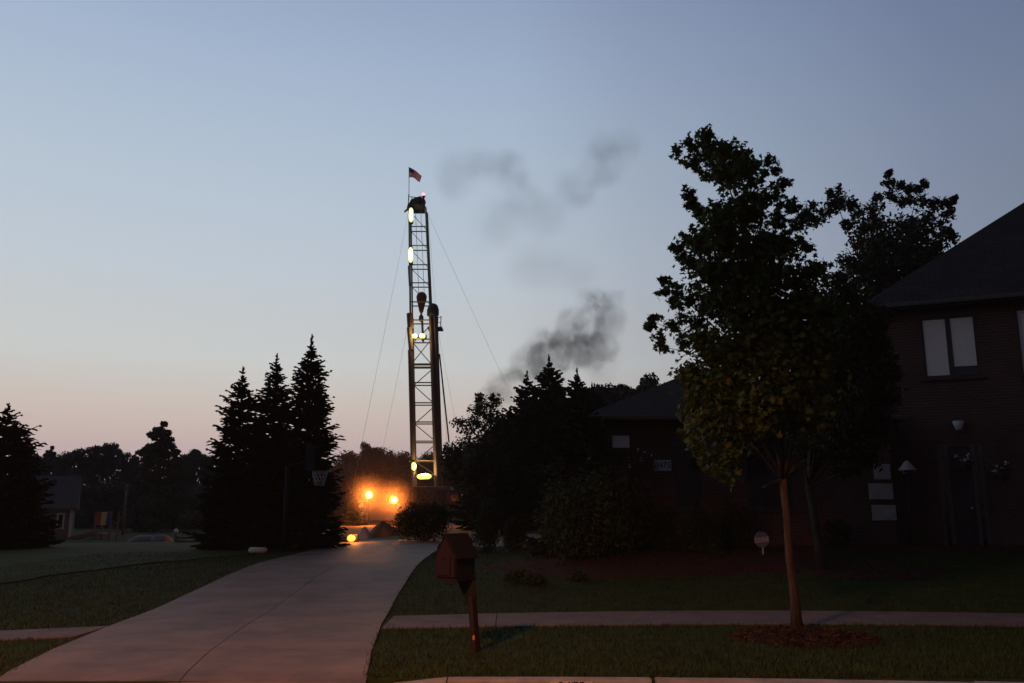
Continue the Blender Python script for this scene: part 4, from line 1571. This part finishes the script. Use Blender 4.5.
bar("guard_rail", (xm - .95, YR - .6, ca.z + 1.3), (xm + .7, YR - .6, ca.z + 1.05), 0.035, M_BLACK, rig)
bar("crown_leg", RX(411, 206), RX(404.5, 212), 0.1, M_BLACK, rig)
bc = RX(423.5, 196)
MB().lathe(bc, [(0.10, -0.4), (0.10, -0.15), (0.2, -0.12), (0.2, 0.1), (0.10, 0.2)], 10).build("beacon_base", M_BLACK, rig)
MB().ball(bc + Vector((0, -.1, .12)), 0.18, 12, 8).build("beacon", M_BEACON, rig)
# travelling block with hook and lines
tb = RX(421.5, 302)
prof = [(0.05, -1.35), (0.22, -1.0), (0.36, -0.35), (0.52, 0.25), (0.55, 0.6), (0.42, 0.9), (0.18, 1.05)]
blk = MB().lathe(tb, prof, 16).build("travelling_block", M_BLOCK, rig)
MB().lathe(tb + Vector((0, 0, -1.75)), [(0.10, -.35), (.26, -.2), (.24, .2), (.08, .45)], 12).build("hook", M_BLACK, blk)
bar("swivel", tb + Vector((.1, 0, -1.9)), tb + Vector((.25, 0, -4.2)), 0.13, M_BLACK, rig)
for k in (-.28, .28):
    bar("drill_line", tb + Vector((k, 0, .6)), (xm + k, YR, ca.z + .2), 0.028, M_CABLE, rig)
# racked pipe column and monkey board on the mast's east side
pa, pb = RX(433.5, 312), RX(439.2, 488)
pipe = MB()
for i, (dx, dy, rr) in enumerate(((-.16, -.25, .2), (.16, -.2, .2), (0, .15, .22), (.3, .2, .16), (-.3, .2, .16))):
    bar("racked_pipe", pa + Vector((dx, dy - .6, 0)), pb + Vector((dx, dy - .6, 0)), rr, M_RUST, rig, 8)
MB().lathe(pa + Vector((0, -.6, 0)), [(.5, -.6), (.62, -.5), (.62, .1), (.45, .6), (.2, .75)], 10).build("pipe_cap", M_BLACK, rig)
for k, px in enumerate((430, 434, 437.5, 440.5)):
    bar("rail_post", RX(px, 329), RX(px + .6, 317 - (k % 2)), 0.05, M_BLACK, rig)
MB().box(RX(435.5, 329), (1.5, 1.8, .14)).build("monkey_board", M_BLACK, rig)
bar("guard_rail", RX(430, 318), RX(441, 317), 0.04, M_BLACK, rig)
bar("guard_rail", RX(430, 323), RX(441, 322.5), 0.03, M_BLACK, rig)
# jacking cylinders and ladder on the west side
for a, b, r in (((411.2, 316), (412, 330), .34), ((410.6, 330), (412.6, 352), .26), ((411.5, 352), (414.5, 474), .23)):
    bar("raising_ram", RX(*a) + Vector((0, -1.2, 0)), RX(*b) + Vector((0, -1.2, 0)), r, M_RUST, rig, 10)
bar("cable_duct", RX(409, 266), RX(410, 286), .13, M_BLACK, rig, 8)
bar("cable_duct", RX(427, 222), RX(428, 262), .07, M_BLACK, rig, 8)
bar("standpipe_hose", RX(439.5, 354), RX(449, 442), .075, M_BLACK, rig, 8)
# tubes and their boxes
def tube_light(a, b, r, label, m=None):
    a, b = Vector(a), Vector(b)
    d = (b - a).normalized()
    L = (b - a).length
    o = MB().lathe(a, [(r * .25, 0), (r * .7, .06 * L), (r * 1.05, .2 * L), (r * 1.05, .8 * L), (r * .7, .94 * L), (r * .25, L)], 12, d).build("lamp_tube", m or M_TUBE, rig).o
    o["label"] = label
    bar("lamp_box", a + Vector((0, r + .1, 0)) - d * .1, b + Vector((0, r + .1, 0)) + d * .1, r * .9, M_BLACK, rig, 4)


fo = Vector((0, -1.3, 0))
tube_light(RX(412.5, 212) + fo, RX(412.5, 226) + fo, .22, "lit tube near the mast top")
tube_light(RX(412.2, 251) + fo, RX(412.2, 266) + fo, .22, "lit tube above the mast's middle")
for x in (416, 424):
    tube_light(RX(x - 3, 338.5) + fo, RX(x + 2.6, 338.5) + fo, .22, "lit tube by the monkey board", M_TUBEY)
tube_light(RX(415.6, 463) + fo * 1.3, RX(415.6, 471) + fo * 1.3, .20, "upright lit tube at the mast foot", M_TUBEY)
for x in (426,):
    tube_light(RX(x - 7, 477.4) + fo * 1.3, RX(x + 7, 476.8) + fo * 1.3, .24, "level lit tube at the mast foot", M_TUBEY)
for (px, py, pw) in ((412.5, 219, 90), (412.2, 258, 90), (420, 338, 160), (418, 467, 160), (427, 474, 260)):
    point(RX(px, py) + Vector((0, -1.75, 0)), pw, (1.0, 0.92, 0.45), .25, rig)
# carrier below
MB().box((rb.x + 2.0, YR + 1.5, zg + 1.3), (13.0, 2.4, .7)).build("carrier_deck", M_RUST, rig, bevel=0.05)
MB().box((rb.x + .5, YR, zg + 2.9), (4.4, 4.4, .35)).build("drill_floor", M_RUST, rig, bevel=0.03)
cab = MB().prism([(rb.x + 2.3, YR - 1.4, zg + .6), (rb.x + 4.0, YR - 1.4, zg + .6), (rb.x + 4.0, YR - 1.4, zg + 1.6), (rb.x + 3.6, YR - 1.4, zg + 2.5), (rb.x + 2.3, YR - 1.4, zg + 2.5)], (0, 2.6, 0)).build("cab", mat("rig_red_paint", (0.42, 0.07, 0.05), 0.5, 0.2, 2), rig, bevel=0.06)
MB().box((rb.x + 3.0, YR - 1.42, zg + 1.95), (.9, .05, .6)).build("window", M_GLASSD, cab)
for x in (-3.2, -1.9, 3.4, 4.9, 6.2):
    MB().lathe((rb.x + x, YR - .1, zg + .55), [(.3, -.2), (.55, -.18), (.55, .18), (.3, .2)], 16, Vector((0, -1, 0))).build("wheel", M_TYRE, rig)
for s in (-1, 1):
    for t in (-1, 1):
        bar("floor_leg", (rb.x + .5 + s * 2, YR + t * 2, zg), (rb.x + .5 + s * 2, YR + t * 2, zg + 2.75), .12, M_RUST, rig, 6)
# flag on its staff
fa, fbp = RX(409, 200), RX(409, 167)
bar("flag_staff", fa, fbp, .035, M_CABLE, rig, 6)
NU, NV = 16, 13
fl_w, fl_h = 1.35, 1.1


def flag_p(i, j):
    u, v = i / NU, j / NV
    droop = 0.95 * u ** 1.2
    return Vector((fbp.x + .03 + u * fl_w * (1 - .16 * v), YR + .16 * math.sin(u * 7 + v), fbp.z - .02 - droop - v * fl_h * (1 - .38 * u) + .05 * math.sin(u * 6)))


for name, m_, sel in (("flag_canton", M_FLAGB, lambda i, j: i < 6 and j < 6), ("red_stripes", M_FLAGR, lambda i, j: not (i < 6 and j < 6) and j % 2 == 0),
                      ("white_stripes", M_FLAGW, lambda i, j: not (i < 6 and j < 6) and j % 2 == 1)):
    mb = MB()
    for i in range(NU):
        for j in range(NV):
            if sel(i, j):
                mb.add([flag_p(i, j), flag_p(i + 1, j), flag_p(i + 1, j + 1), flag_p(i, j + 1)], [(0, 3, 2, 1)])
    mb.build(name, m_, rig)
# guy wires: anchored in the ground, each a thing that is tied to the mast
for (ax, ay, bx_, by_, yb_, r, lab) in ((427, 212, 499, 366, 104, .011, "thin guy wire slanting right from the mast top"),
                                        (408, 214, 362, 440, 76, .011, "thin guy wire slanting left from the mast top"),
                                        (428, 214, 442, 380, 108, .011, "faint guy wire dropping steeply behind the racked pipe"),
                                        (436, 320, 460, 440, 104, .011, "short guy wire running right from the monkey board"),
                                        (407, 330, 385, 436, 104, .011, "short faint guy wire running left from mid mast")):
    a, b = P(ax, ay, YR), P(bx_, by_, yb_)
    d = (b - a)
    t = (0.3 - a.z) / d.z
    e = a + d * t
    mid = a.lerp(e, .5) - Vector((0, 0, .35))
    mb = MB().tube([a, a.lerp(e, .25) - Vector((0, 0, .26)), mid, a.lerp(e, .75) - Vector((0, 0, .26)), e], r, 5)
    tag(mb.build("guy_wire", M_CABLE, top=e).o, lab, "guy wire", "guy wires of the drilling rig")

# ------------------------------------------------------------------ flood-lit work area
SODIUM = (1.0, 0.31, 0.055)
YF = 52.0
LAMPS = []
for px, py, rr, lab in ((369, 495, .22, "brighter orange floodlight on a post above the white tank"), (394.5, 500, .20, "lower orange floodlight next to the dark round bush")):
    c = P(px, py, YF)
    b = Vector((c.x, YF + .3, 0.3))
    fl = Thing("floodlight", lab, "floodlight", b, "sodium floodlights at the drilling site")
    bar("post", b - Vector((0, 0, .2)), c + Vector((0, .3, 0)), .05, M_BLACK, fl, 8)
    hd = MB().lathe(c + Vector((0, .22, 0)), [(rr * .5, -.2), (rr * .8, -.1), (rr * 1.08, .15), (rr * 1.08, .19)], 16, Vector((0, -1, 0))).build("head", M_BLACK, fl)
    MB().ball(c, (rr, .12, rr), 16, 8).build("lens", M_FLOOD, hd)
    LAMPS.append(c)
    point(c + Vector((0, -.35, 0)), 290, SODIUM, .2, fl)
    spot(c + Vector((0, -.3, 0)), (.15, -1, -.12), 480, SODIUM, R(168), .3, .15, fl)
# white mud tank behind the lamps
a, b = P(362, 503, 56.5), P(401, 523, 56.5)
tk_ = Thing("mud_tank", "whitish steel tank wall glowing under the orange floodlights", "tank", ((a.x + b.x) / 2, 57.6, .3))
MB().box(((a.x + b.x) / 2, 57.6, (a.z + .6) / 2), (b.x - a.x, 2.2, a.z - .6)).build("body", M_TANK, tk_, bevel=.04)
for k in range(5):
    x = a.x + (b.x - a.x) * (k + .5) / 5
    MB().box((x, 56.46, (a.z + .6) / 2), (.09, .07, a.z - .7)).build("rib", M_TANK, tk_)
MB().box(((a.x + b.x) / 2, 57.0, .42), (b.x - a.x + .3, 2.6, .28)).build("skid", M_RUST, tk_)
# white post at the tank's corner
a, b = P(361, 500, 53.5), P(361, 522, 53.5)
pp = Vector((a.x, 53.5, .3))
mb = MB().tube([(a.x, 53.5, .2), (a.x, 53.5, a.z)], .16, 8)
tag(mb.build("marker_post", M_WHITE, top=pp).o, "pale upright post at the tank's corner by the lit spruce", "post")
# clay heap and tarp in front
def mound(cx, cy, rx, ry, h, seed, name, m, label, cat):
    rnd = random.Random(seed)
    z0 = terr(cx, cy)
    vs, fs = [], []
    n, rings = 28, 8
    for i in range(rings + 1):
        q = i / rings
        for k in range(n):
            th = 6.2832 * k / n
            wob = 1 + .12 * math.sin(2 * th + seed) + .08 * math.sin(5 * th)
            vs.append((cx + rx * q * wob * math.cos(th), cy + ry * q * wob * math.sin(th), z0 - .05 + h * (1 - q ** 1.5) * (1 + rnd.uniform(-.1, .1)) + (.02 if i < rings else 0)))
    for i in range(rings):
        for k in range(n):
            fs.append((i * n + k, i * n + (k + 1) % n, (i + 1) * n + (k + 1) % n, (i + 1) * n + k))
    o = MB().add(vs, fs, True).build(name, m, top=(cx, cy, z0))
    tag(o.o, label, cat)


p = P(383, 540, 35.0)
mound(p.x, 35.0, .72, .8, P(383, 523, 35.0).z - .25, 2, "clay_heap", M_DIRT, "heap of clay lit orange below the floodlights", "dirt heap")
p = P(364, 540, 33.2)
mound(p.x, 33.2, .36, .4, P(365, 528, 33.2).z - .25, 5, "covered_heap", M_TARP, "pale grey covered heap beside the orange clay", "covered heap")
# low orange gleam near the ground, built as an added glowing lamp
YL = 30.4
q = P(351, 538.5, YL)
gl = Thing("ground_gleam", "low orange gleam near the ground beside the tallest spruce, an added glow", "gleam", (q.x, YL, .3))
MB().box((q.x, YL + .12, q.z), (.46, .16, .30)).build("housing", M_BLACK, gl, bevel=.03)
MB().ball((q.x, YL + .03, q.z), (.15, .06, .12), 14, 8).build("lens", M_GLEAM, gl)
bar("foot", (q.x, YL + .14, .25), (q.x, YL + .14, q.z), .08, M_BLACK, gl)
point((q.x + .15, YL - .15, q.z + .25), 55, SODIUM, .1, gl)

# ------------------------------------------------------------------ far left: neighbour's place
YN = 58.0
g0 = terr(-30, YN)
ANG_N = R(26)
cN = P(73, 520, YN)
nw, nd_ = 8.0, 6.0
nf = Frame(Vector((cN.x, cN.y, g0)) - Vector((math.cos(ANG_N), math.sin(ANG_N), 0)) * nw, ANG_N)
nh = Thing("neighbour_house", "far grey-roofed house half hidden by the dark spruce at the picture edge", "house", nf.at(nw / 2, -nd_ / 2, 0))
nz_ = nf.z_of(62, 508) - g0
win = (nf.x_of(57, 520), nf.x_of(64, 520), nf.z_of(60, 529) - g0, nf.z_of(60, 513) - g0)
mb = MB()
wall(mb, nf.o, nf.u, nw, nz_, [win], -nf.n * .2)
wall(mb, nf.at(0, -nd_, 0), nf.u, nw, nz_, [], -nf.n * .2)
wall(mb, nf.at(nw - .2, -.205, 0), -nf.n, nd_ - .21, nz_, [], nf.u * .2)
wall(mb, nf.at(0, -.205, 0), -nf.n, nd_ - .21, nz_, [], nf.u * .2)
mb.build("wall", M_SIDING, nh)
rq = nf.at(nw - 1, -nd_ / 2, 0)
rz = P(68, 476, rq.y).z - g0
mb = MB()
oh = .25
mb.add([nf.at(-oh, .4, nz_), nf.at(nw + oh, .4, nz_), nf.at(nw + oh, -nd_ / 2, rz), nf.at(-oh, -nd_ / 2, rz), nf.at(-oh, -nd_ - .4, nz_), nf.at(nw + oh, -nd_ - .4, nz_),
        nf.at(-oh, .4, nz_ - .15), nf.at(nw + oh, .4, nz_ - .15), nf.at(-oh, -nd_ - .4, nz_ - .15), nf.at(nw + oh, -nd_ - .4, nz_ - .15)],
       [(0, 1, 2, 3), (3, 2, 5, 4), (0, 6, 7, 1), (4, 5, 9, 8), (1, 7, 9, 5, 2), (0, 3, 4, 8, 6), (6, 8, 9, 7)])
mb.build("roof", M_GREYROOF, nh)
wn = MB()
for z in (win[2] + .05, win[3] - .05):
    wn.box(nf.at((win[0] + win[1]) / 2, .02, z), (win[1] - win[0] + .1, .1, .1), nf.rot)
for x in (win[0] + .03, win[1] - .03):
    wn.box(nf.at(x, .02, (win[2] + win[3]) / 2), (.1, .09, win[3] - win[2] - .22), nf.rot)
wn = wn.build("window", M_WHITE, nh)
MB().box(nf.at((win[0] + win[1]) / 2, -.08, (win[2] + win[3]) / 2), (win[1] - win[0], .03, win[3] - win[2]), nf.rot).build("pane", M_GLASSD, wn)
MB().box(nf.at(nw - .12, .03, nz_ / 2), (.2, .1, nz_ - .3), nf.rot).build("corner_board", M_WHITE, nh)

# playset with striped canopy and slide
YP = 55.0
c = P(107, 518, YP)
s_ = YP / F_PX
gP = terr(c.x, YP)
ps = Thing("playset", "wooden playset with striped canopy and slide on the far lawn", "playset", (c.x, YP, gP))
zt = P(107, 512, YP).z
zb_ = P(107, 525, YP).z
hw = 7.5 * s_
for sx_ in (-1, 1):
    for sy_ in (-.5, .5):
        bar("post", (c.x + sx_ * hw, YP + sy_, gP - .1), (c.x + sx_ * hw, YP + sy_, zt), .06, M_WOOD, ps)
MB().box((c.x, YP, zb_ - .55), (2 * hw + .1, 1.2, .08)).build("deck", M_WOOD, ps)
for i in range(5):
    MB().box((c.x, YP - .58, gP + .1 + (i + .5) * (zb_ - .6 - gP - .1) / 5), (2 * hw, .04, (zb_ - .6 - gP - .1) / 5 - .03)).build("board", M_WOOD, ps)
x0_ = c.x - hw
cv = [(.0, .38, M_RED, "red_stripe"), (.38, .72, M_YEL, "yellow_stripe"), (.72, 1.06, M_BLU, "blue_stripe")]
for u0, u1, m_, nm in cv:
    MB().add([(x0_ + 2 * hw * u0, YP - .6, zb_), (x0_ + 2 * hw * u1, YP - .6, zb_), (x0_ + 2 * hw * u1, YP - .5, zt), (x0_ + 2 * hw * u0, YP - .5, zt),
              (x0_ + 2 * hw * u1, YP + .6, zt), (x0_ + 2 * hw * u0, YP + .6, zt)], [(0, 1, 2, 3), (3, 2, 4, 5)]).build(nm, m_, ps)
sa, sb = P(98, 529, YP), P(70, 543, YP)
mb = MB()
mb.prism([(sa.x, YP - .4, zb_ - .5), (sb.x, YP - .4, gP + .12), (sb.x, YP - .4, gP + .04), (sa.x, YP - .4, zb_ - .58)], (0, .6, 0))
sl = mb.build("slide", M_CLAY, ps)
for y in (-.42, .2):
    MB().prism([(sa.x, YP + y, zb_ - .35), (sb.x, YP + y, gP + .25), (sb.x, YP + y, gP + .03), (sa.x, YP + y, zb_ - .6)], (0, .03, 0)).build("side_rail", M_CLAY, sl)
# utility pole
q = P(127, 484, 64.0)
up = Thing("utility_pole", "thin pale pole standing behind the striped playset", "pole", (q.x, 64, terr(q.x, 64)))
MB().tube([(q.x, 64, terr(q.x, 64) - .2), (q.x, 64, q.z)], [.11, .09], 8).build("pole", M_SIDING, up)
MB().box((q.x, 63.85, q.z - .3), (.3, .16, .22)).build("junction_box", M_FASCIA, up)
# pale boulders at the end of the lawn
for i, (px, hw_, hh_, lab) in enumerate(((146, .85, .34, "wide pale boulder at the far edge of the lawn, nearer the thin pole"), (162, .60, .36, "smaller pale boulder at the far edge of the lawn, nearer the wooden bench"))):
    q = GX(px, 47.0)
    rnd = random.Random(90 + i)
    mb = MB().ball((q.x, q.y, q.z + hh_ * .4), (hw_, .5, hh_), 14, 8, .09, rnd)
    tag(mb.build("boulder", M_ROCK, top=q).o, lab, "boulder", "pale boulders at the end of the lawn")
# small lamp beyond the bench
q = P(176, 531, 50.0)
ly = Thing("yard_lamp", "small white globe lamp above the wooden bench", "garden lamp", (q.x, 50, terr(q.x, 50)))
bar("post", (q.x, 50, terr(q.x, 50) - .1), q, .035, M_BLACK, ly)
MB().ball(q, .13, 10, 8).build("globe", M_WHITE, ly)
# wooden bench at the lawn edge
YB = 31.0
a, b = P(173, 537, YB), P(206, 560, YB)
g1 = terr(a.x, YB)
wb = Thing("wooden_bench", "brown wooden bench half hidden by the spruces on the lawn edge", "bench", ((a.x + b.x) / 2, YB, g1))
for k, z in enumerate((a.z - .04, a.z - .16, a.z - .28)):
    MB().box(((a.x + b.x) / 2, YB + .2 - .02 * k, z), (b.x - a.x, .03, .085)).build("back_slat", M_WOOD, wb)
zs = P(190, 552, YB).z
for k in range(4):
    MB().box(((a.x + b.x) / 2, YB - .25 + .11 * k, zs), (b.x - a.x, .095, .035)).build("seat_slat", M_WOOD, wb)
for x in (a.x + .05, b.x - .05):
    MB().box((x, YB + .24, (a.z + g1) / 2), (.07, .06, a.z - g1 + .06)).build("leg", M_WOOD, wb)
    MB().box((x, YB - .26, (zs + .22 + g1) / 2), (.07, .06, zs + .22 - g1)).build("leg", M_WOOD, wb)
    MB().box((x, YB - .02, zs + .24), (.075, .56, .04)).build("arm", M_WOOD, wb)

# ------------------------------------------------------------------ far trees
def far_tree_proto(kind, seed, label, group):
    """unit-height tree (1 m tall), scaled when placed"""
    rnd = random.Random(seed)
    t = Thing("far_tree" if kind != 'pine' else "far_pine", label, "tree", (0, 0, 0), group)
    if kind == 'pine':
        cl = [(Vector((rnd.gauss(0, .12), rnd.gauss(0, .12), rnd.uniform(.60, .93))), Vector((.10, .10, .045)), .7) for _ in range(26)]
        cl += [(Vector((rnd.gauss(0, .11), rnd.gauss(0, .11), rnd.uniform(.05, .75))), Vector((.14, .14, .07)), 1) for _ in range(18)]
        lf, per = .030, 420
    elif kind == 'conifer':
        cl = []
        for _ in range(120):
            z = 1 - rnd.uniform(.0, .97) ** 0.9
            rr = .46 * (1 - z) ** .72 + .02
            a = rnd.uniform(0, 6.28)
            q = rr * rnd.uniform(.2, 1.0)
            cl.append((Vector((q * math.cos(a), q * math.sin(a), z)), Vector((.035 + .05 * (1 - z), .035 + .05 * (1 - z), .025 + .02 * (1 - z))), .35 + .5 * (1 - z)))
        lf, per = .028, 420
    else:
        cl = [(Vector((rnd.gauss(0, .16), rnd.gauss(0, .16), rnd.uniform(.3, .85))), Vector((.17, .17, .13)), 1) for _ in range(18)]
        cl += [(Vector((rnd.gauss(0, .18), rnd.gauss(0, .18), rnd.uniform(.08, .4))), Vector((.2, .2, .14)), 1) for _ in range(8)]
        cl.append((Vector((0, 0, .88)), Vector((.12, .12, .1)), .6))
        lf, per = .032, 600
    MB().tube([(0, 0, -.02), (0, 0, .5), (0, 0, .93)], [.028, .018, .004], 7).build("trunk", M_BARK_D, t)
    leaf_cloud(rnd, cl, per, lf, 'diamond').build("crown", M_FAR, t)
    limbs(rnd, Vector((0, 0, .3)), [c[0] for c in cl[::3]], .009).build("branches", M_BARK_D, t)
    return t.o


GRP = "tree line beyond the lawns"
protos = [far_tree_proto('pine', 100, "", GRP), far_tree_proto('leafy', 101, "", GRP), far_tree_proto('pine', 102, "", GRP), far_tree_proto('leafy', 103, "", GRP), far_tree_proto('conifer', 104, "", GRP)]
PINE_L = "rounded dark pine in the far tree line"
LEAF_L = "bushy dark tree in the far tree line"
used = [False] * 5


def plant(kind, px, pyt, Y, wide=1.0, label=None, zrot=0.0):
    src = protos[kind]
    o = src if not used[kind] else copy_tree(src)
    used[kind] = True
    b = top_at(px, pyt, Y)
    h = P(px, pyt, Y).z - b.z
    o.location = b
    o.scale = (h * wide, h * wide, h)
    o.rotation_euler = (0, 0, zrot)
    o["label"] = label or (PINE_L if kind % 2 == 0 else LEAF_L)
    o["group"] = GRP


ORD = ('first', 'second', 'third', 'fourth', 'fifth', 'sixth', 'seventh', 'eighth', 'ninth', 'tenth', 'eleventh', 'twelfth', 'thirteenth', 'fourteenth', 'fifteenth')
rnd = random.Random(77)
row = [(16, 449), (38, 449), (52, 446), (68, 446), (82, 443), (98, 447), (110, 442), (124, 446), (136, 448), (148, 452), (185, 445), (196, 449), (209, 451), (222, 455), (236, 458)]
for i, (px, py) in enumerate(row):
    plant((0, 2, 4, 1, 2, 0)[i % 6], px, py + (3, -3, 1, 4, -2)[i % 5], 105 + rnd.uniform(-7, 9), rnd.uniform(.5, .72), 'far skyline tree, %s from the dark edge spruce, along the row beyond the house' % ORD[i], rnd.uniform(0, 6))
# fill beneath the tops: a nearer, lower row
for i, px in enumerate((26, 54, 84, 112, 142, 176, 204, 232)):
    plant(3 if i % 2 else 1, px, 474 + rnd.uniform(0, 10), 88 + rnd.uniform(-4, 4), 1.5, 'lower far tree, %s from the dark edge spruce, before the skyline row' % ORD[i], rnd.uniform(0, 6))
plant(4, 163, 423, 76, 0.85, "taller pine standing out above the far tree line", 1.0)
# behind the rig and the floodlights
for i, (px, py, Y) in enumerate(((338, 460, 112), (350, 449, 108), (362, 452, 100), (377, 446, 106), (391, 454, 110), (405, 450, 113), (421, 456, 118), (436, 450, 115), (453, 447, 112), (470, 440, 118))):
    plant(1 if i % 2 else 3, px, py, Y, .95, 'bushy tree, %s from the driveway spruces, in the row behind the rig' % ORD[i], rnd.uniform(0, 6))
plant(2, 370, 436, 104, 0.42, "thin ragged tree poking above the row behind the floodlights", 2.0)
for i, (px, py, Y) in enumerate(((602, 378, 66), (613, 386, 70), (623, 379, 66), (640, 368, 66), (656, 378, 74), (672, 374, 78), (690, 370, 80))):
    plant(0 if i % 2 == 0 else 2, px, py, Y, .62, 'pine behind the garage roof, %s from the evergreens beyond the court' % ORD[i], rnd.uniform(0, 6))

# ------------------------------------------------------------------ street lamp on the near kerb (behind the photographer)
sl_ = Thing("street_lamp", "street lamp with orange sodium head on a long arm over the road", "street lamp", (-5.2, -1.4, -.12))
MB().tube([(-5.2, -1.4, -.12), (-5.2, -1.4, 4.6), (-5.0, -1.0, 5.5), (-4.3, .8, 5.95), (-3.55, 2.3, 6.05)], [.10, .075, .065, .055, .045], 10).build("post", M_STEEL, sl_)
MB().box((-3.4, 2.6, 6.06), (.3, .62, .14), Matrix.Rotation(R(-26), 3, 'Z')).build("lamp_head", M_STEEL, sl_, bevel=.04)
MB().ball((-3.4, 2.62, 5.96), (.11, .2, .06), 10, 6).build("lens", M_FLOOD, sl_)
spot((-3.4, 2.62, 5.86), (.05, .06, -1.0), 2000, (1.0, 0.33, 0.09), R(154), .22, .35, sl_)


# ------------------------------------------------------------------ smoke over the rig
def smoke(name, label, blobs, dens, nscale, col, warp, thresh, pad=1.5, cap=1.3, soft=False):
    cs = [b[0] for b in blobs]
    rs = [b[1] for b in blobs]
    lo = Vector([min(c[i] - r for c, r in zip(cs, rs)) - pad for i in range(3)])
    hi = Vector([max(c[i] + r for c, r in zip(cs, rs)) + pad for i in range(3)])
    ctr = (lo + hi) / 2
    m = bpy.data.materials.new(name + "_volume")
    m.use_nodes = True
    t = m.node_tree
    t.nodes.clear()
    co = nd(t, "ShaderNodeTexCoord")
    n1 = nd(t, "ShaderNodeTexNoise")
    n1.inputs["Scale"].default_value = nscale * .55
    n1.inputs["Detail"].default_value = 4
    t.links.new(co.outputs["Object"], n1.inputs["Vector"])
    sub = nd(t, "ShaderNodeVectorMath", operation='SUBTRACT')
    t.links.new(n1.outputs["Color"], sub.inputs[0])
    sub.inputs[1].default_value = (.5, .5, .5)
    sc_ = nd(t, "ShaderNodeVectorMath", operation='SCALE')
    t.links.new(sub.outputs[0], sc_.inputs[0])
    sc_.inputs["Scale"].default_value = warp
    ad = nd(t, "ShaderNodeVectorMath", operation='ADD')
    t.links.new(co.outputs["Object"], ad.inputs[0])
    t.links.new(sc_.outputs[0], ad.inputs[1])
    total = None
    for c, r, wt in blobs:
        ds = nd(t, "ShaderNodeVectorMath", operation='DISTANCE')
        t.links.new(ad.outputs[0], ds.inputs[0])
        ds.inputs[1].default_value = tuple(Vector(c) - ctr)
        q = mth(t, 'DIVIDE', ds.outputs["Value"], r)
        f = mth(t, 'MAXIMUM', mth(t, 'SUBTRACT', 1.0, mth(t, 'MULTIPLY', q, q)), 0.0)
        if soft:
            f = mth(t, 'MULTIPLY', f, mth(t, 'MULTIPLY', f, f))
        f = mth(t, 'MULTIPLY', f, wt)
        total = f if total is None else mth(t, 'ADD', total, f)
    n2 = nd(t, "ShaderNodeTexNoise")
    n2.inputs["Scale"].default_value = nscale
    n2.inputs["Detail"].default_value = 8
    n2.inputs["Roughness"].default_value = .6
    t.links.new(ad.outputs[0], n2.inputs["Vector"])
    nn = nd(t, "ShaderNodeMapRange", interpolation_type='SMOOTHSTEP')
    t.links.new(n2.outputs["Fac"], nn.inputs[0])
    nn.inputs[1].default_value, nn.inputs[2].default_value = thresh
    d = mth(t, 'MULTIPLY', mth(t, 'MULTIPLY', mth(t, 'MINIMUM', total, cap), nn.outputs[0]), dens)
    pv = nd(t, "ShaderNodeVolumePrincipled")
    pv.inputs["Color"].default_value = (*col, 1)
    t.links.new(d, pv.inputs["Density"])
    out = nd(t, "ShaderNodeOutputMaterial")
    t.links.new(pv.outputs[0], out.inputs["Volume"])
    h = (hi - lo)
    o = MB().box(ctr, h).build(name, m, top=ctr)
    tag(o.o, label, "smoke", None, "stuff")
    return o


YS = 88.0
S = YS / F_PX


def blob(px, py, rp, wt, dy=0):
    return (P(px, py, YS + dy), rp * S, wt)


smoke("smoke_plume", "dark grey smoke rolling up behind the evergreen tips",
      [blob(492, 400, 20, .8), blob(508, 384, 25, .9), blob(528, 366, 26, 1), blob(548, 352, 29, 1.1), blob(572, 344, 31, 1.2), blob(596, 346, 28, 1.0), blob(604, 326, 24, .9), blob(594, 303, 22, .8), blob(572, 322, 20, .6), blob(598, 370, 20, .4), blob(560, 374, 18, .4), blob(612, 300, 14, .5)],
      .40, .62, (.44, .37, .37), 3.6, (.34, .66))
smoke("smoke_wisp", "faint smoke wisp high in the sky beside the mast",
      [blob(455, 175, 28, .6), blob(478, 165, 24, .7), blob(505, 172, 30, .9), blob(520, 196, 28, .7), blob(545, 215, 28, .6), blob(575, 190, 28, .9), blob(600, 165, 28, 1.0), blob(622, 150, 22, .9), blob(600, 145, 18, .7), blob(500, 220, 36, .35), blob(540, 265, 36, .3), blob(575, 270, 30, .3)],
      .16, .26, (.22, .22, .24), 3.6, (.26, .74))

# added thin volume that stands in for the lens glow round the floodlights
cF = P(381, 490, 52.0)
smoke("flood_glow", "orange lens glow round the floodlights, an added thin volume",
      [(cF + Vector((0, -2, 0)), 7.5, .7)] + [(c + Vector((0, -.5, 0)), 1.7, 26.0) for c in LAMPS], .009, .4, (.9, .62, .40), .3, (-.6, .6), pad=.2, cap=40.0, soft=True)

# thin evening haze over the whole place
hz = MB().box((0, 100, 24), (400, 330, 54)).build("haze", M_BLACKP)
tag(hz.o, "thin even evening haze", None, None, "stuff")
hm = bpy.data.materials.new("haze_volume")
hm.use_nodes = True
hm.node_tree.nodes.clear()
hv = nd(hm.node_tree, "ShaderNodeVolumePrincipled")
hv.inputs["Color"].default_value = (.85, .87, .9, 1)
hv.inputs["Density"].default_value = 0.0004
ho = nd(hm.node_tree, "ShaderNodeOutputMaterial")
hm.node_tree.links.new(hv.outputs[0], ho.inputs["Volume"])
hz.o.data.materials[0] = hm
